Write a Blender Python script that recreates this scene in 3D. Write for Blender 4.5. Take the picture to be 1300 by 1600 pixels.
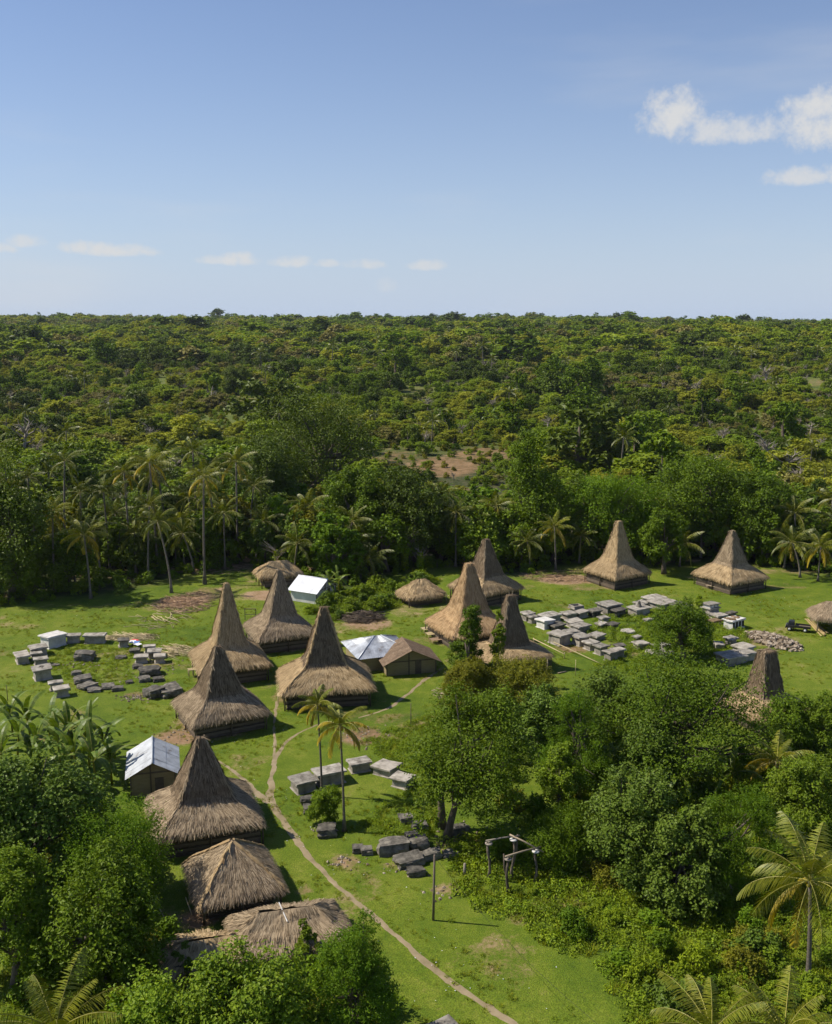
import bpy, math
import numpy as np
from mathutils import Vector, Matrix

for o in list(bpy.data.objects):
    bpy.data.objects.remove(o)
SC = bpy.context.scene
C = SC.collection
R = np.random.default_rng(11)

# ------------------------------------------------------------------ camera, sky, sun, exposure
EYE = 50.0                      # drone height above the village green, metres
PITCH = math.radians(10.7)
FOC = 1604.0                    # focal length in pixels of the 1300 x 1600 photograph
cam_d = bpy.data.cameras.new('camera')
cam = bpy.data.objects.new('camera', cam_d)
C.objects.link(cam)
cam_d.sensor_fit = 'VERTICAL'
cam_d.sensor_height = 24.0
cam_d.lens = 24.0 * FOC / 1600.0
cam_d.clip_start = 1.0
cam_d.clip_end = 60000.0
cam.location = (0, 0, EYE)
cam.rotation_euler = (math.pi / 2 - PITCH, 0, 0)
SC.camera = cam

SUN_EL = math.radians(48.0)
SUN_AZ = math.radians(279.0)    # clockwise from +Y: the sun stands on the left
SKY_STRENGTH = 0.082
wd = bpy.data.worlds.new('World')
SC.world = wd
wd.use_nodes = True
wd.cycles.sampling_method = 'MANUAL'
wd.cycles.sample_map_resolution = 256
wn = wd.node_tree
wn.nodes.clear()


def N(nt, typ, **kw):
    n = nt.nodes.new(typ)
    for k, v in kw.items():
        if k.startswith('in_'):
            key = k[3:]
            key = int(key) if key.isdigit() else key
            n.inputs[key].default_value = v
        else:
            setattr(n, k, v)
    return n


def math_node(nt, op, a, b=None, c=None, clamp=False):
    n = nt.nodes.new('ShaderNodeMath')
    n.operation = op
    n.use_clamp = clamp
    for i, v in enumerate((a, b, c)):
        if v is None:
            continue
        if isinstance(v, (int, float)):
            n.inputs[i].default_value = v
        else:
            nt.links.new(v, n.inputs[i])
    return n.outputs[0]


def build_sky():
    nt = wn
    out = N(nt, 'ShaderNodeOutputWorld')
    bg = N(nt, 'ShaderNodeBackground')
    bg.inputs['Strength'].default_value = SKY_STRENGTH
    nt.links.new(bg.outputs[0], out.inputs[0])
    sky = N(nt, 'ShaderNodeTexSky', sky_type='NISHITA')
    sky.sun_disc = False
    sky.sun_elevation = SUN_EL
    sky.sun_rotation = SUN_AZ
    sky.altitude = 100
    sky.air_density = 1.0
    sky.dust_density = 0.2
    sky.ozone_density = 1.0
    tc = N(nt, 'ShaderNodeTexCoord')
    sep = N(nt, 'ShaderNodeSeparateXYZ')
    nt.links.new(tc.outputs['Generated'], sep.inputs[0])
    el = math_node(nt, 'MULTIPLY', math_node(nt, 'ARCSINE', sep.outputs[2]), 57.29578)
    az = math_node(nt, 'MULTIPLY', math_node(nt, 'ARCTAN2', sep.outputs[0], sep.outputs[1]), 57.29578)
    azw = math_node(nt, 'WRAP', az, 28.0, -28.0)      # the same fair-weather pattern goes on all round
    nz = N(nt, 'ShaderNodeTexNoise', in_Scale=16.0, in_Detail=4.0, in_Roughness=0.62)
    nt.links.new(tc.outputs['Generated'], nz.inputs['Vector'])
    nz2 = N(nt, 'ShaderNodeTexNoise', in_Scale=46.0, in_Detail=6.0, in_Roughness=0.7)
    nt.links.new(tc.outputs['Generated'], nz2.inputs['Vector'])
    wob = math_node(nt, 'MULTIPLY_ADD', nz.outputs[0], 1.9, -0.95)
    wob = math_node(nt, 'ADD', wob, math_node(nt, 'MULTIPLY_ADD', nz2.outputs[0], 3.4, -1.7))
    # pale humid air low over the land, the same all round
    hz = math_node(nt, 'POWER', 2.71828, math_node(nt, 'MULTIPLY', math_node(nt, 'ABSOLUTE', el), -1 / 8.0))
    hz = math_node(nt, 'MULTIPLY', hz, 0.96)
    kk = 1 / SKY_STRENGTH
    hmix = N(nt, 'ShaderNodeMix', data_type='RGBA')
    nt.links.new(hz, hmix.inputs[0])
    tint = N(nt, 'ShaderNodeMix', data_type='RGBA', blend_type='MULTIPLY')
    tint.inputs[0].default_value = 1.0
    tint.inputs[7].default_value = (.90, .95, 1.14, 1)
    nt.links.new(sky.outputs[0], tint.inputs[6])
    nt.links.new(tint.outputs[2], hmix.inputs[6])
    hmix.inputs[7].default_value = (.41 * kk, .495 * kk, .635 * kk, 1)
    # azimuth, elevation (degrees), half width, half height, density
    clouds = [(13.6, 10.0, 1.9, 1.5, .95), (15.4, 9.3, 2.0, 1.1, .85), (17.4, 9.2, 1.9, .95, .8),
              (20.6, 9.2, 2.2, 1.9, .95), (23.2, 9.8, 2.4, 2.6, .95), (19.6, 6.9, 2.0, .6, .8), (22.3, 7.0, 2.0, .72, .9),
              (15.5, 16.9, 2.6, .4, .4),
              (-21.9, 3.4, 1.4, .42, .7), (-20.2, 3.75, 1.0, .5, .75), (-16.0, 3.4, 2.7, .46, .9), (-17.6, 3.5, 1.2, .45, .85),
              (-10.9, 3.0, 1.2, .32, .65), (-9.5, 3.0, 1.2, .48, .9), (-6.7, 2.9, 1.3, .42, .8), (-4.9, 2.85, .8, .3, .65),
              (-2.8, 2.8, 1.3, .38, .7), (0.6, 2.75, 1.1, .4, .7), (-1.6, 1.7, .6, .6, .3)]
    mask = None
    for a, e, w, h, dens in clouds:
        dx = math_node(nt, 'MULTIPLY', math_node(nt, 'SUBTRACT', azw, a), 1 / w)
        dy = math_node(nt, 'SUBTRACT', el, e)
        # flat base, domed top
        dy = math_node(nt, 'MAXIMUM', math_node(nt, 'MULTIPLY', dy, 1 / h), math_node(nt, 'MULTIPLY', dy, -1.7 / h))
        d = math_node(nt, 'ADD', math_node(nt, 'MULTIPLY', dx, dx), math_node(nt, 'MULTIPLY', dy, dy))
        v = math_node(nt, 'ADD', math_node(nt, 'SUBTRACT', 1.32, d), wob)
        mr = N(nt, 'ShaderNodeMapRange', interpolation_type='SMOOTHSTEP')
        mr.inputs['From Min'].default_value = 0.0
        mr.inputs['From Max'].default_value = 1.6
        mr.inputs['To Max'].default_value = dens
        nt.links.new(v, mr.inputs[0])
        mask = mr.outputs[0] if mask is None else math_node(nt, 'MAXIMUM', mask, mr.outputs[0])
    # thin veils of high cloud
    mp = N(nt, 'ShaderNodeMapping')
    mp.inputs['Scale'].default_value = (1.6, 1.6, 9.0)
    mp.inputs['Rotation'].default_value = (0.0, 0.12, 0.0)
    nt.links.new(tc.outputs['Generated'], mp.inputs[0])
    nv = N(nt, 'ShaderNodeTexNoise', in_Scale=1.7, in_Detail=5.0, in_Roughness=0.5)
    nt.links.new(mp.outputs[0], nv.inputs['Vector'])
    veil = N(nt, 'ShaderNodeMapRange', interpolation_type='SMOOTHSTEP')
    veil.inputs['From Min'].default_value = 0.5
    veil.inputs['From Max'].default_value = 0.85
    veil.inputs['To Max'].default_value = 0.34
    nt.links.new(nv.outputs[0], veil.inputs[0])
    mask = math_node(nt, 'MAXIMUM', mask, veil.outputs[0])
    col = N(nt, 'ShaderNodeRGB')
    k = 1 / SKY_STRENGTH
    col.outputs[0].default_value = (0.57 * k, 0.575 * k, 0.58 * k, 1)
    mix = N(nt, 'ShaderNodeMix', data_type='RGBA')
    nt.links.new(mask, mix.inputs[0])
    nt.links.new(hmix.outputs[2], mix.inputs[6])
    nt.links.new(col.outputs[0], mix.inputs[7])
    nt.links.new(mix.outputs[2], bg.inputs[0])


build_sky()

sun_d = bpy.data.lights.new('sun', 'SUN')
sun_d.energy = 5.0
sun_d.angle = math.radians(0.5)
sun_d.color = (1.0, 0.92, 0.79)
sun = bpy.data.objects.new('sun', sun_d)
C.objects.link(sun)
sdir = Vector((math.sin(SUN_AZ) * math.cos(SUN_EL), math.cos(SUN_AZ) * math.cos(SUN_EL), math.sin(SUN_EL)))
sun.rotation_euler = sdir.to_track_quat('Z', 'Y').to_euler()
sun.location = (-200, 150, 200)

vs = SC.view_settings
vs.view_transform = 'Standard'
vs.look = 'None'
vs.exposure = 0.3
vs.gamma = 1.0
vs.use_curve_mapping = False
cy = SC.cycles
cy.max_bounces = 4
cy.diffuse_bounces = 2
cy.glossy_bounces = 2
cy.transmission_bounces = 3
cy.transparent_max_bounces = 4
cy.caustics_reflective = False
cy.caustics_refractive = False
cy.use_denoising = True
cy.use_adaptive_sampling = True
cy.adaptive_threshold = 0.02
SC.render.filter_size = 1.25


# ------------------------------------------------------------------ survey: where a sight line meets a level
def G(px, py, z=0.0):
    u = (px - 650) / FOC
    v = (800 - py) / FOC
    dx, dy, dz = u, math.cos(PITCH) + v * math.sin(PITCH), -math.sin(PITCH) + v * math.cos(PITCH)
    t = (z - EYE) / dz
    return np.array([t * dx, t * dy, z])


def proj(x, y, z):
    z = z - EYE
    fy = y * math.cos(PITCH) - z * math.sin(PITCH)
    up = y * math.sin(PITCH) + z * math.cos(PITCH)
    return 650 + FOC * x / fy, 800 - FOC * up / fy, fy


def height_to(x, y, py):
    lo, hi = 0.0, 60.0
    for _ in range(40):
        m = (lo + hi) / 2
        if proj(x, y, m)[1] > py:
            lo = m
        else:
            hi = m
    return lo


# ------------------------------------------------------------------ noise and terrain
_P = np.random.default_rng(5).random((256, 256))


def vnoise(x, y):
    x = np.asarray(x, float)
    y = np.asarray(y, float)
    xi = np.floor(x).astype(int)
    yi = np.floor(y).astype(int)
    fx = x - xi
    fy = y - yi
    fx = fx * fx * (3 - 2 * fx)
    fy = fy * fy * (3 - 2 * fy)
    a = _P[xi % 256, yi % 256]
    b = _P[(xi + 1) % 256, yi % 256]
    c = _P[xi % 256, (yi + 1) % 256]
    d = _P[(xi + 1) % 256, (yi + 1) % 256]
    return (a * (1 - fx) + b * fx) * (1 - fy) + (c * (1 - fx) + d * fx) * fy


def fbm(x, y, o=4):
    s, a, t = 0.0, 0.5, 0.0
    for i in range(o):
        s = s + a * vnoise(x * 2 ** i + 17.3 * i, y * 2 ** i + 5.1 * i)
        t += a
        a *= 0.5
    return s / t


def sstep(a, b, v):
    t = np.clip((np.asarray(v, float) - a) / (b - a), 0, 1)
    return t * t * (3 - 2 * t)


def ground_z(x, y):
    x = np.asarray(x, float)
    y = np.asarray(y, float)
    z = 29 * sstep(280, 1150, y) + 7.5 * sstep(1100, 2500, y)
    z = z + 9 * (fbm(x / 260 + 3, y / 260 + 9, 3) - 0.5) * sstep(300, 700, y)
    z = z - 8 * sstep(250, 900, x) * sstep(1200, 2300, y) + 3 * sstep(200, 900, -x) * sstep(1500, 2500, y)
    z = z - 60 * sstep(2900, 6500, y)
    return z


# ------------------------------------------------------------------ materials
MATS = {}


def new_mat(name):
    m = bpy.data.materials.new(name)
    m.use_nodes = True
    nt = m.node_tree
    for n in list(nt.nodes):
        nt.nodes.remove(n)
    out = N(nt, 'ShaderNodeOutputMaterial')
    MATS[name] = m
    return m, nt, out


def ramp(nt, fac, stops):
    r = N(nt, 'ShaderNodeValToRGB')
    e = r.color_ramp.elements
    e[0].position, e[0].color = stops[0][0], (*stops[0][1], 1)
    e[1].position, e[1].color = stops[-1][0], (*stops[-1][1], 1)
    for p, c in stops[1:-1]:
        n = e.new(p)
        n.color = (*c, 1)
    nt.links.new(fac, r.inputs[0])
    return r.outputs[0]


def mixc(nt, fac, a, b, mode='MIX'):
    m = N(nt, 'ShaderNodeMix', data_type='RGBA', blend_type=mode)
    for sock, v in ((m.inputs[0], fac), (m.inputs[6], a), (m.inputs[7], b)):
        if isinstance(v, (int, float)):
            sock.default_value = v
        elif isinstance(v, tuple):
            sock.default_value = (*v, 1)
        else:
            nt.links.new(v, sock)
    return m.outputs[2]


def noise_fac(nt, scale, detail=4, coords='Object', rough=0.55, stretch=None):
    tc = N(nt, 'ShaderNodeTexCoord')
    src = tc.outputs[coords]
    if stretch:
        mp = N(nt, 'ShaderNodeMapping')
        mp.inputs['Scale'].default_value = stretch
        nt.links.new(src, mp.inputs[0])
        src = mp.outputs[0]
    n = N(nt, 'ShaderNodeTexNoise', in_Scale=scale, in_Detail=detail, in_Roughness=rough)
    nt.links.new(src, n.inputs['Vector'])
    return n.outputs[0]


def principled(nt, out, col, rough=0.8, spec=0.3, metal=0.0, bump=None, bump_d=0.05, bump_s=0.6):
    b = N(nt, 'ShaderNodeBsdfPrincipled')
    if isinstance(col, tuple):
        b.inputs['Base Color'].default_value = (*col, 1)
    else:
        nt.links.new(col, b.inputs['Base Color'])
    if isinstance(rough, (int, float)):
        b.inputs['Roughness'].default_value = rough
    else:
        nt.links.new(rough, b.inputs['Roughness'])
    b.inputs['Specular IOR Level'].default_value = spec
    b.inputs['Metallic'].default_value = metal
    if bump is not None:
        bn = N(nt, 'ShaderNodeBump', in_Strength=bump_s, in_Distance=bump_d)
        nt.links.new(bump, bn.inputs['Height'])
        nt.links.new(bn.outputs[0], b.inputs['Normal'])
    nt.links.new(b.outputs[0], out.inputs[0])
    return b


def leaf_mat(name, c1, c2, rough=0.5, trans=0.28, spec=0.3, vary=0.26, warm=None):
    m, nt, out = new_mat(name)
    c1, c2 = (tuple(x * k for x, k in zip(c, (1.46, 1.34, .56))) for c in (c1, c2))
    geo = N(nt, 'ShaderNodeNewGeometry')
    oi = N(nt, 'ShaderNodeObjectInfo')
    col = mixc(nt, geo.outputs['Random Per Island'], c1, c2)
    warm = warm or tuple(min(1, x) for x in (c2[0] * 1.25, c2[1] * 1.12, c2[2] * 0.9))
    f = math_node(nt, 'MULTIPLY', math_node(nt, 'POWER', oi.outputs['Random'], 2.0), 0.38)
    col = mixc(nt, f, col, warm)
    w2 = math_node(nt, 'FRACT', math_node(nt, 'MULTIPLY', oi.outputs['Random'], 17.31))
    v = math_node(nt, 'MULTIPLY_ADD', w2, vary * 1.4, 1 - vary * 0.7)
    hs = N(nt, 'ShaderNodeHueSaturation')
    nt.links.new(col, hs.inputs['Color'])
    nt.links.new(v, hs.inputs['Value'])
    b = N(nt, 'ShaderNodeBsdfPrincipled', in_Roughness=rough)
    b.inputs['Specular IOR Level'].default_value = spec
    nt.links.new(hs.outputs[0], b.inputs['Base Color'])
    t = N(nt, 'ShaderNodeBsdfTranslucent')
    tcol = mixc(nt, 1.0, hs.outputs[0], (1.3, 1.25, 0.5), 'MULTIPLY')
    nt.links.new(tcol, t.inputs[0])
    ms = N(nt, 'ShaderNodeMixShader')
    ms.inputs[0].default_value = trans
    nt.links.new(b.outputs[0], ms.inputs[1])
    nt.links.new(t.outputs[0], ms.inputs[2])
    nt.links.new(ms.outputs[0], out.inputs[0])
    return m


def rough_mat(name, stops, scale=3.0, rough=0.85, spec=0.25, bump=0.03, bscale=14.0, island=0.0, objvar=0.25, stretch=None, metal=0.0, detail=6):
    """Weathered surface: a noise ramp, tinted per object and per loose piece."""
    m, nt, out = new_mat(name)
    f = noise_fac(nt, scale, detail, stretch=stretch, rough=0.62)
    if island:
        geo = N(nt, 'ShaderNodeNewGeometry')
        f = math_node(nt, 'ADD', math_node(nt, 'MULTIPLY', f, 1 - island), math_node(nt, 'MULTIPLY', geo.outputs['Random Per Island'], island))
    col = ramp(nt, f, stops)
    oi = N(nt, 'ShaderNodeObjectInfo')
    v = math_node(nt, 'MULTIPLY_ADD', oi.outputs['Random'], objvar * 2, 1 - objvar)
    hs = N(nt, 'ShaderNodeHueSaturation')
    nt.links.new(col, hs.inputs['Color'])
    nt.links.new(v, hs.inputs['Value'])
    b2 = noise_fac(nt, bscale, 5, stretch=stretch)
    principled(nt, out, hs.outputs[0], rough, spec, metal, b2, bump)
    return m


# foliage
leaf_mat('leaf_mango', (.042, .085, .010), (.100, .165, .020), rough=.5, trans=.22, spec=.12)
leaf_mat('leaf_bright', (.068, .130, .014), (.150, .225, .028), rough=.55, trans=.3, spec=.2)
leaf_mat('leaf_fine', (.050, .115, .012), (.110, .190, .022), rough=.6, trans=.32, spec=.15)
leaf_mat('leaf_olive', (.082, .105, .018), (.155, .165, .032), rough=.6, trans=.28, spec=.15)
leaf_mat('leaf_broad', (.044, .092, .022), (.098, .160, .046), rough=.5, trans=.2, spec=.15)
leaf_mat('leaf_dark', (.032, .060, .008), (.078, .122, .015), rough=.52, trans=.2, spec=.2)
leaf_mat('leaf_yellow', (.092, .155, .020), (.165, .240, .036), rough=.55, trans=.33, spec=.15)
leaf_mat('leaf_dry', (.125, .130, .085), (.205, .205, .140), rough=.75, trans=.2, spec=.1, warm=(.23, .20, .13))
leaf_mat('leaf_palm', (.068, .098, .014), (.155, .175, .030), rough=.45, trans=.2, spec=.35)
leaf_mat('leaf_palm_dark', (.036, .062, .012), (.090, .112, .022), rough=.45, trans=.2, spec=.3)
leaf_mat('leaf_palm_gold', (.16, .15, .02), (.33, .27, .04), rough=.45, trans=.25, spec=.3)
leaf_mat('leaf_banana', (.040, .082, .012), (.092, .145, .024), rough=.45, trans=.25, spec=.3)
leaf_mat('leaf_weed', (.080, .140, .014), (.165, .235, .028), rough=.6, trans=.3, vary=.3, spec=.15)
leaf_mat('leaf_grass', (.105, .145, .016), (.175, .205, .032), rough=.65, trans=.25, vary=.3, spec=.15)
leaf_mat('leaf_scrub', (.128, .162, .038), (.225, .262, .070), rough=.65, trans=.32, spec=.1, vary=.2)
leaf_mat('leaf_scrub_green', (.095, .155, .028), (.180, .250, .052), rough=.6, trans=.32, spec=.1, vary=.2)
rough_mat('frond_rib', [(0.3, (.20, .20, .04)), (0.7, (.34, .30, .07))], 2.0, rough=.5)
rough_mat('bark', [(0.3, (.075, .058, .043)), (0.7, (.19, .155, .12))], 3.0, stretch=(3, 3, .6), bump=.05)
rough_mat('bark_pale', [(0.3, (.17, .145, .115)), (0.7, (.33, .29, .235))], 3.0, stretch=(2, 2, 2.5), bump=.03)
rough_mat('bark_palm', [(0.3, (.095, .080, .062)), (0.7, (.21, .185, .15))], 2.0, stretch=(.8, .8, 5), bump=.03)
# building materials
TH = dict(scale=0.9, rough=.92, spec=.1, bump=.05, bscale=16, island=.6, objvar=.10)
rough_mat('thatch_grey', [(0.18, (.115, .083, .050)), (0.5, (.265, .200, .128)), (0.82, (.44, .345, .225))], **TH)
rough_mat('thatch_tan', [(0.18, (.155, .108, .055)), (0.5, (.34, .243, .130)), (0.82, (.53, .40, .235))], **TH)
rough_mat('thatch_gold', [(0.18, (.20, .125, .060)), (0.5, (.38, .25, .128)), (0.82, (.54, .38, .21))], **TH)
rough_mat('thatch_dark', [(0.18, (.070, .050, .032)), (0.5, (.160, .116, .073)), (0.82, (.30, .225, .145))], **TH)
rough_mat('thatch_ridge', [(0.2, (.20, .13, .065)), (0.5, (.37, .26, .135)), (0.8, (.52, .39, .22))], **TH)
rough_mat('thatch_shade', [(0.3, (.05, .038, .026)), (0.7, (.11, .082, .055))], 2.0, rough=.95, spec=.05)
rough_mat('old_wood', [(0.3, (.055, .042, .031)), (0.7, (.16, .125, .092))], 2.5, stretch=(1, 1, 1), island=.5)
rough_mat('pale_wood', [(0.3, (.22, .17, .11)), (0.7, (.42, .34, .235))], 2.5, island=.5)
rough_mat('bamboo', [(0.25, (.30, .23, .115)), (0.75, (.56, .46, .27))], 2.0, island=.6, rough=.5, spec=.4)
rough_mat('bamboo_wall', [(0.3, (.16, .125, .065)), (0.7, (.29, .235, .13))], 1.5, island=.5, stretch=(1, 1, 4))
rough_mat('bamboo_brown', [(0.25, (.17, .10, .062)), (0.75, (.40, .28, .18))], 2.0, island=.7, rough=.7)
rough_mat('concrete', [(0.28, (.065, .058, .047)), (0.40, (.19, .172, .143)), (0.54, (.33, .305, .26)), (0.8, (.46, .43, .375))], 1.1, bump=.02, objvar=.28)
rough_mat('concrete_side', [(0.28, (.13, .118, .095)), (0.5, (.32, .29, .245)), (0.8, (.46, .43, .375))], .9, bump=.02, objvar=.2)
rough_mat('concrete_white', [(0.2, (.36, .35, .32)), (0.55, (.62, .60, .56)), (0.85, (.74, .72, .68))], 1.1, bump=.01, objvar=.08)
rough_mat('old_stone', [(0.28, (.034, .031, .026)), (0.48, (.105, .096, .080)), (0.66, (.21, .19, .155)), (0.8, (.30, .275, .23))], 1.3, bump=.09, bscale=5, objvar=.3)
rough_mat('pale_stone', [(0.28, (.13, .12, .10)), (0.5, (.30, .275, .235)), (0.8, (.48, .44, .38))], 1.5, bump=.07, bscale=6, objvar=.25)
rough_mat('rubble', [(0.2, (.14, .105, .07)), (0.5, (.25, .20, .14)), (0.8, (.38, .32, .25))], 2.0, island=.8, objvar=.05)
rough_mat('moss_earth', [(0.3, (.10, .075, .045)), (0.7, (.27, .18, .10))], 2.0)
rough_mat('zinc', [(0.30, (.19, .16, .14)), (0.40, (.34, .36, .39)), (0.6, (.50, .53, .57)), (0.85, (.62, .65, .68))], .8, rough=.42, spec=.5, metal=.35, bump=.004, objvar=.1)
rough_mat('zinc_white', [(0.30, (.17, .135, .11)), (0.40, (.33, .35, .37)), (0.7, (.52, .55, .58))], .8, rough=.5, spec=.5, metal=.1, bump=.004, objvar=.06)
rough_mat('zinc_bright', [(0.25, (.56, .58, .60)), (0.7, (.74, .76, .78))], .8, rough=.5, spec=.5, metal=.05, bump=.004, objvar=.05)
rough_mat('plaster_white', [(0.3, (.52, .50, .46)), (0.7, (.74, .72, .68))], .8, rough=.8, bump=.005)
rough_mat('rust_roof', [(0.25, (.075, .048, .032)), (0.55, (.185, .130, .085)), (0.8, (.32, .25, .175))], 2.4, rough=.9, bump=.06, island=.3, objvar=.1)
rough_mat('dirt_path', [(0.25, (.15, .125, .062)), (0.5, (.255, .20, .118)), (0.8, (.36, .29, .185))], .55, bump=.03, bscale=5, objvar=0, detail=9)
rough_mat('black_paint', [(0.3, (.012, .012, .013)), (0.7, (.03, .03, .032))], 2.0, rough=.35, spec=.5, bump=.002)
rough_mat('white_rim', [(0.3, (.55, .55, .53)), (0.7, (.72, .72, .7))], 2.0, rough=.5, bump=.002)
rough_mat('rubber', [(0.3, (.012, .012, .012)), (0.7, (.03, .028, .026))], 3.0, rough=.9)
rough_mat('yellow_plank', [(0.3, (.27, .19, .08)), (0.7, (.42, .32, .15))], 2.0, island=.6, stretch=(1, 6, 6))
rough_mat('cloth_white', [(0.3, (.62, .62, .64)), (0.7, (.78, .78, .8))], 2.0)
rough_mat('cloth_red', [(0.3, (.5, .05, .05)), (0.7, (.62, .12, .1))], 2.0)
rough_mat('cloth_blue', [(0.3, (.10, .18, .45)), (0.7, (.18, .3, .6))], 2.0)
m_, nt_, out_ = new_mat('window_glass')
principled(nt_, out_, (.02, .025, .03), .08, .5)


def ground_material():
    m, nt, out = new_mat('ground_cover')
    at = lambda n: N(nt, 'ShaderNodeAttribute', attribute_name=n).outputs['Fac']
    big = noise_fac(nt, .045, 5)
    mid = noise_fac(nt, .35, 4, rough=.65)
    fine = noise_fac(nt, 2.6, 4, rough=.7)
    speck = noise_fac(nt, 9.0, 2, rough=.7)
    f = math_node(nt, 'ADD', math_node(nt, 'MULTIPLY', big, .44), math_node(nt, 'MULTIPLY', mid, .36))
    f = math_node(nt, 'ADD', f, math_node(nt, 'MULTIPLY', fine, .20))
    grass = ramp(nt, f, [(0.37, (.055, .098, .008)), (0.45, (.092, .142, .010)), (0.52, (.126, .172, .014)), (0.58, (.168, .200, .024)), (0.65, (.24, .215, .072))])
    sp = N(nt, 'ShaderNodeMapRange')
    sp.inputs['From Min'].default_value = .30
    sp.inputs['From Max'].default_value = .70
    sp.inputs['To Min'].default_value = .55
    sp.inputs['To Max'].default_value = 1.35
    nt.links.new(speck, sp.inputs[0])
    hs = N(nt, 'ShaderNodeHueSaturation')
    nt.links.new(grass, hs.inputs['Color'])
    nt.links.new(sp.outputs[0], hs.inputs['Value'])
    grass = hs.outputs[0]
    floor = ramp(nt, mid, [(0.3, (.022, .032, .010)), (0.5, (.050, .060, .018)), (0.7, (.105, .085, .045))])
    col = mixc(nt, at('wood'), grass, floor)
    scrub = ramp(nt, f, [(0.35, (.060, .095, .015)), (0.5, (.105, .130, .026)), (0.65, (.17, .155, .065))])
    col = mixc(nt, at('scrub'), col, scrub)
    soil = ramp(nt, f, [(0.36, (.15, .085, .048)), (0.5, (.26, .165, .095)), (0.62, (.37, .26, .165))])
    redsoil = ramp(nt, f, [(0.36, (.085, .072, .028)), (0.48, (.185, .115, .055)), (0.62, (.28, .185, .098))])
    nd = math_node(nt, 'MULTIPLY_ADD', mid, 1.1, -.55)
    nd = math_node(nt, 'ADD', nd, math_node(nt, 'MULTIPLY_ADD', fine, 1.0, -.5))

    def soft(a):
        s = N(nt, 'ShaderNodeMapRange', interpolation_type='SMOOTHSTEP')
        s.inputs['From Min'].default_value = .30
        s.inputs['From Max'].default_value = .82
        nt.links.new(math_node(nt, 'ADD', a, math_node(nt, 'MULTIPLY', nd, .8)), s.inputs[0])
        return s.outputs[0]
    gate = lambda a: math_node(nt, 'MULTIPLY', soft(a), math_node(nt, 'MULTIPLY', a, 3.0, clamp=True))
    col = mixc(nt, gate(at('soil')), col, soil)
    col = mixc(nt, gate(at('redsoil')), col, redsoil)
    bmp = math_node(nt, 'ADD', math_node(nt, 'MULTIPLY', fine, .7), math_node(nt, 'MULTIPLY', speck, .3))
    principled(nt, out, col, .9, .15, 0, speck, .12, .8)
    return m


ground_material()


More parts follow.
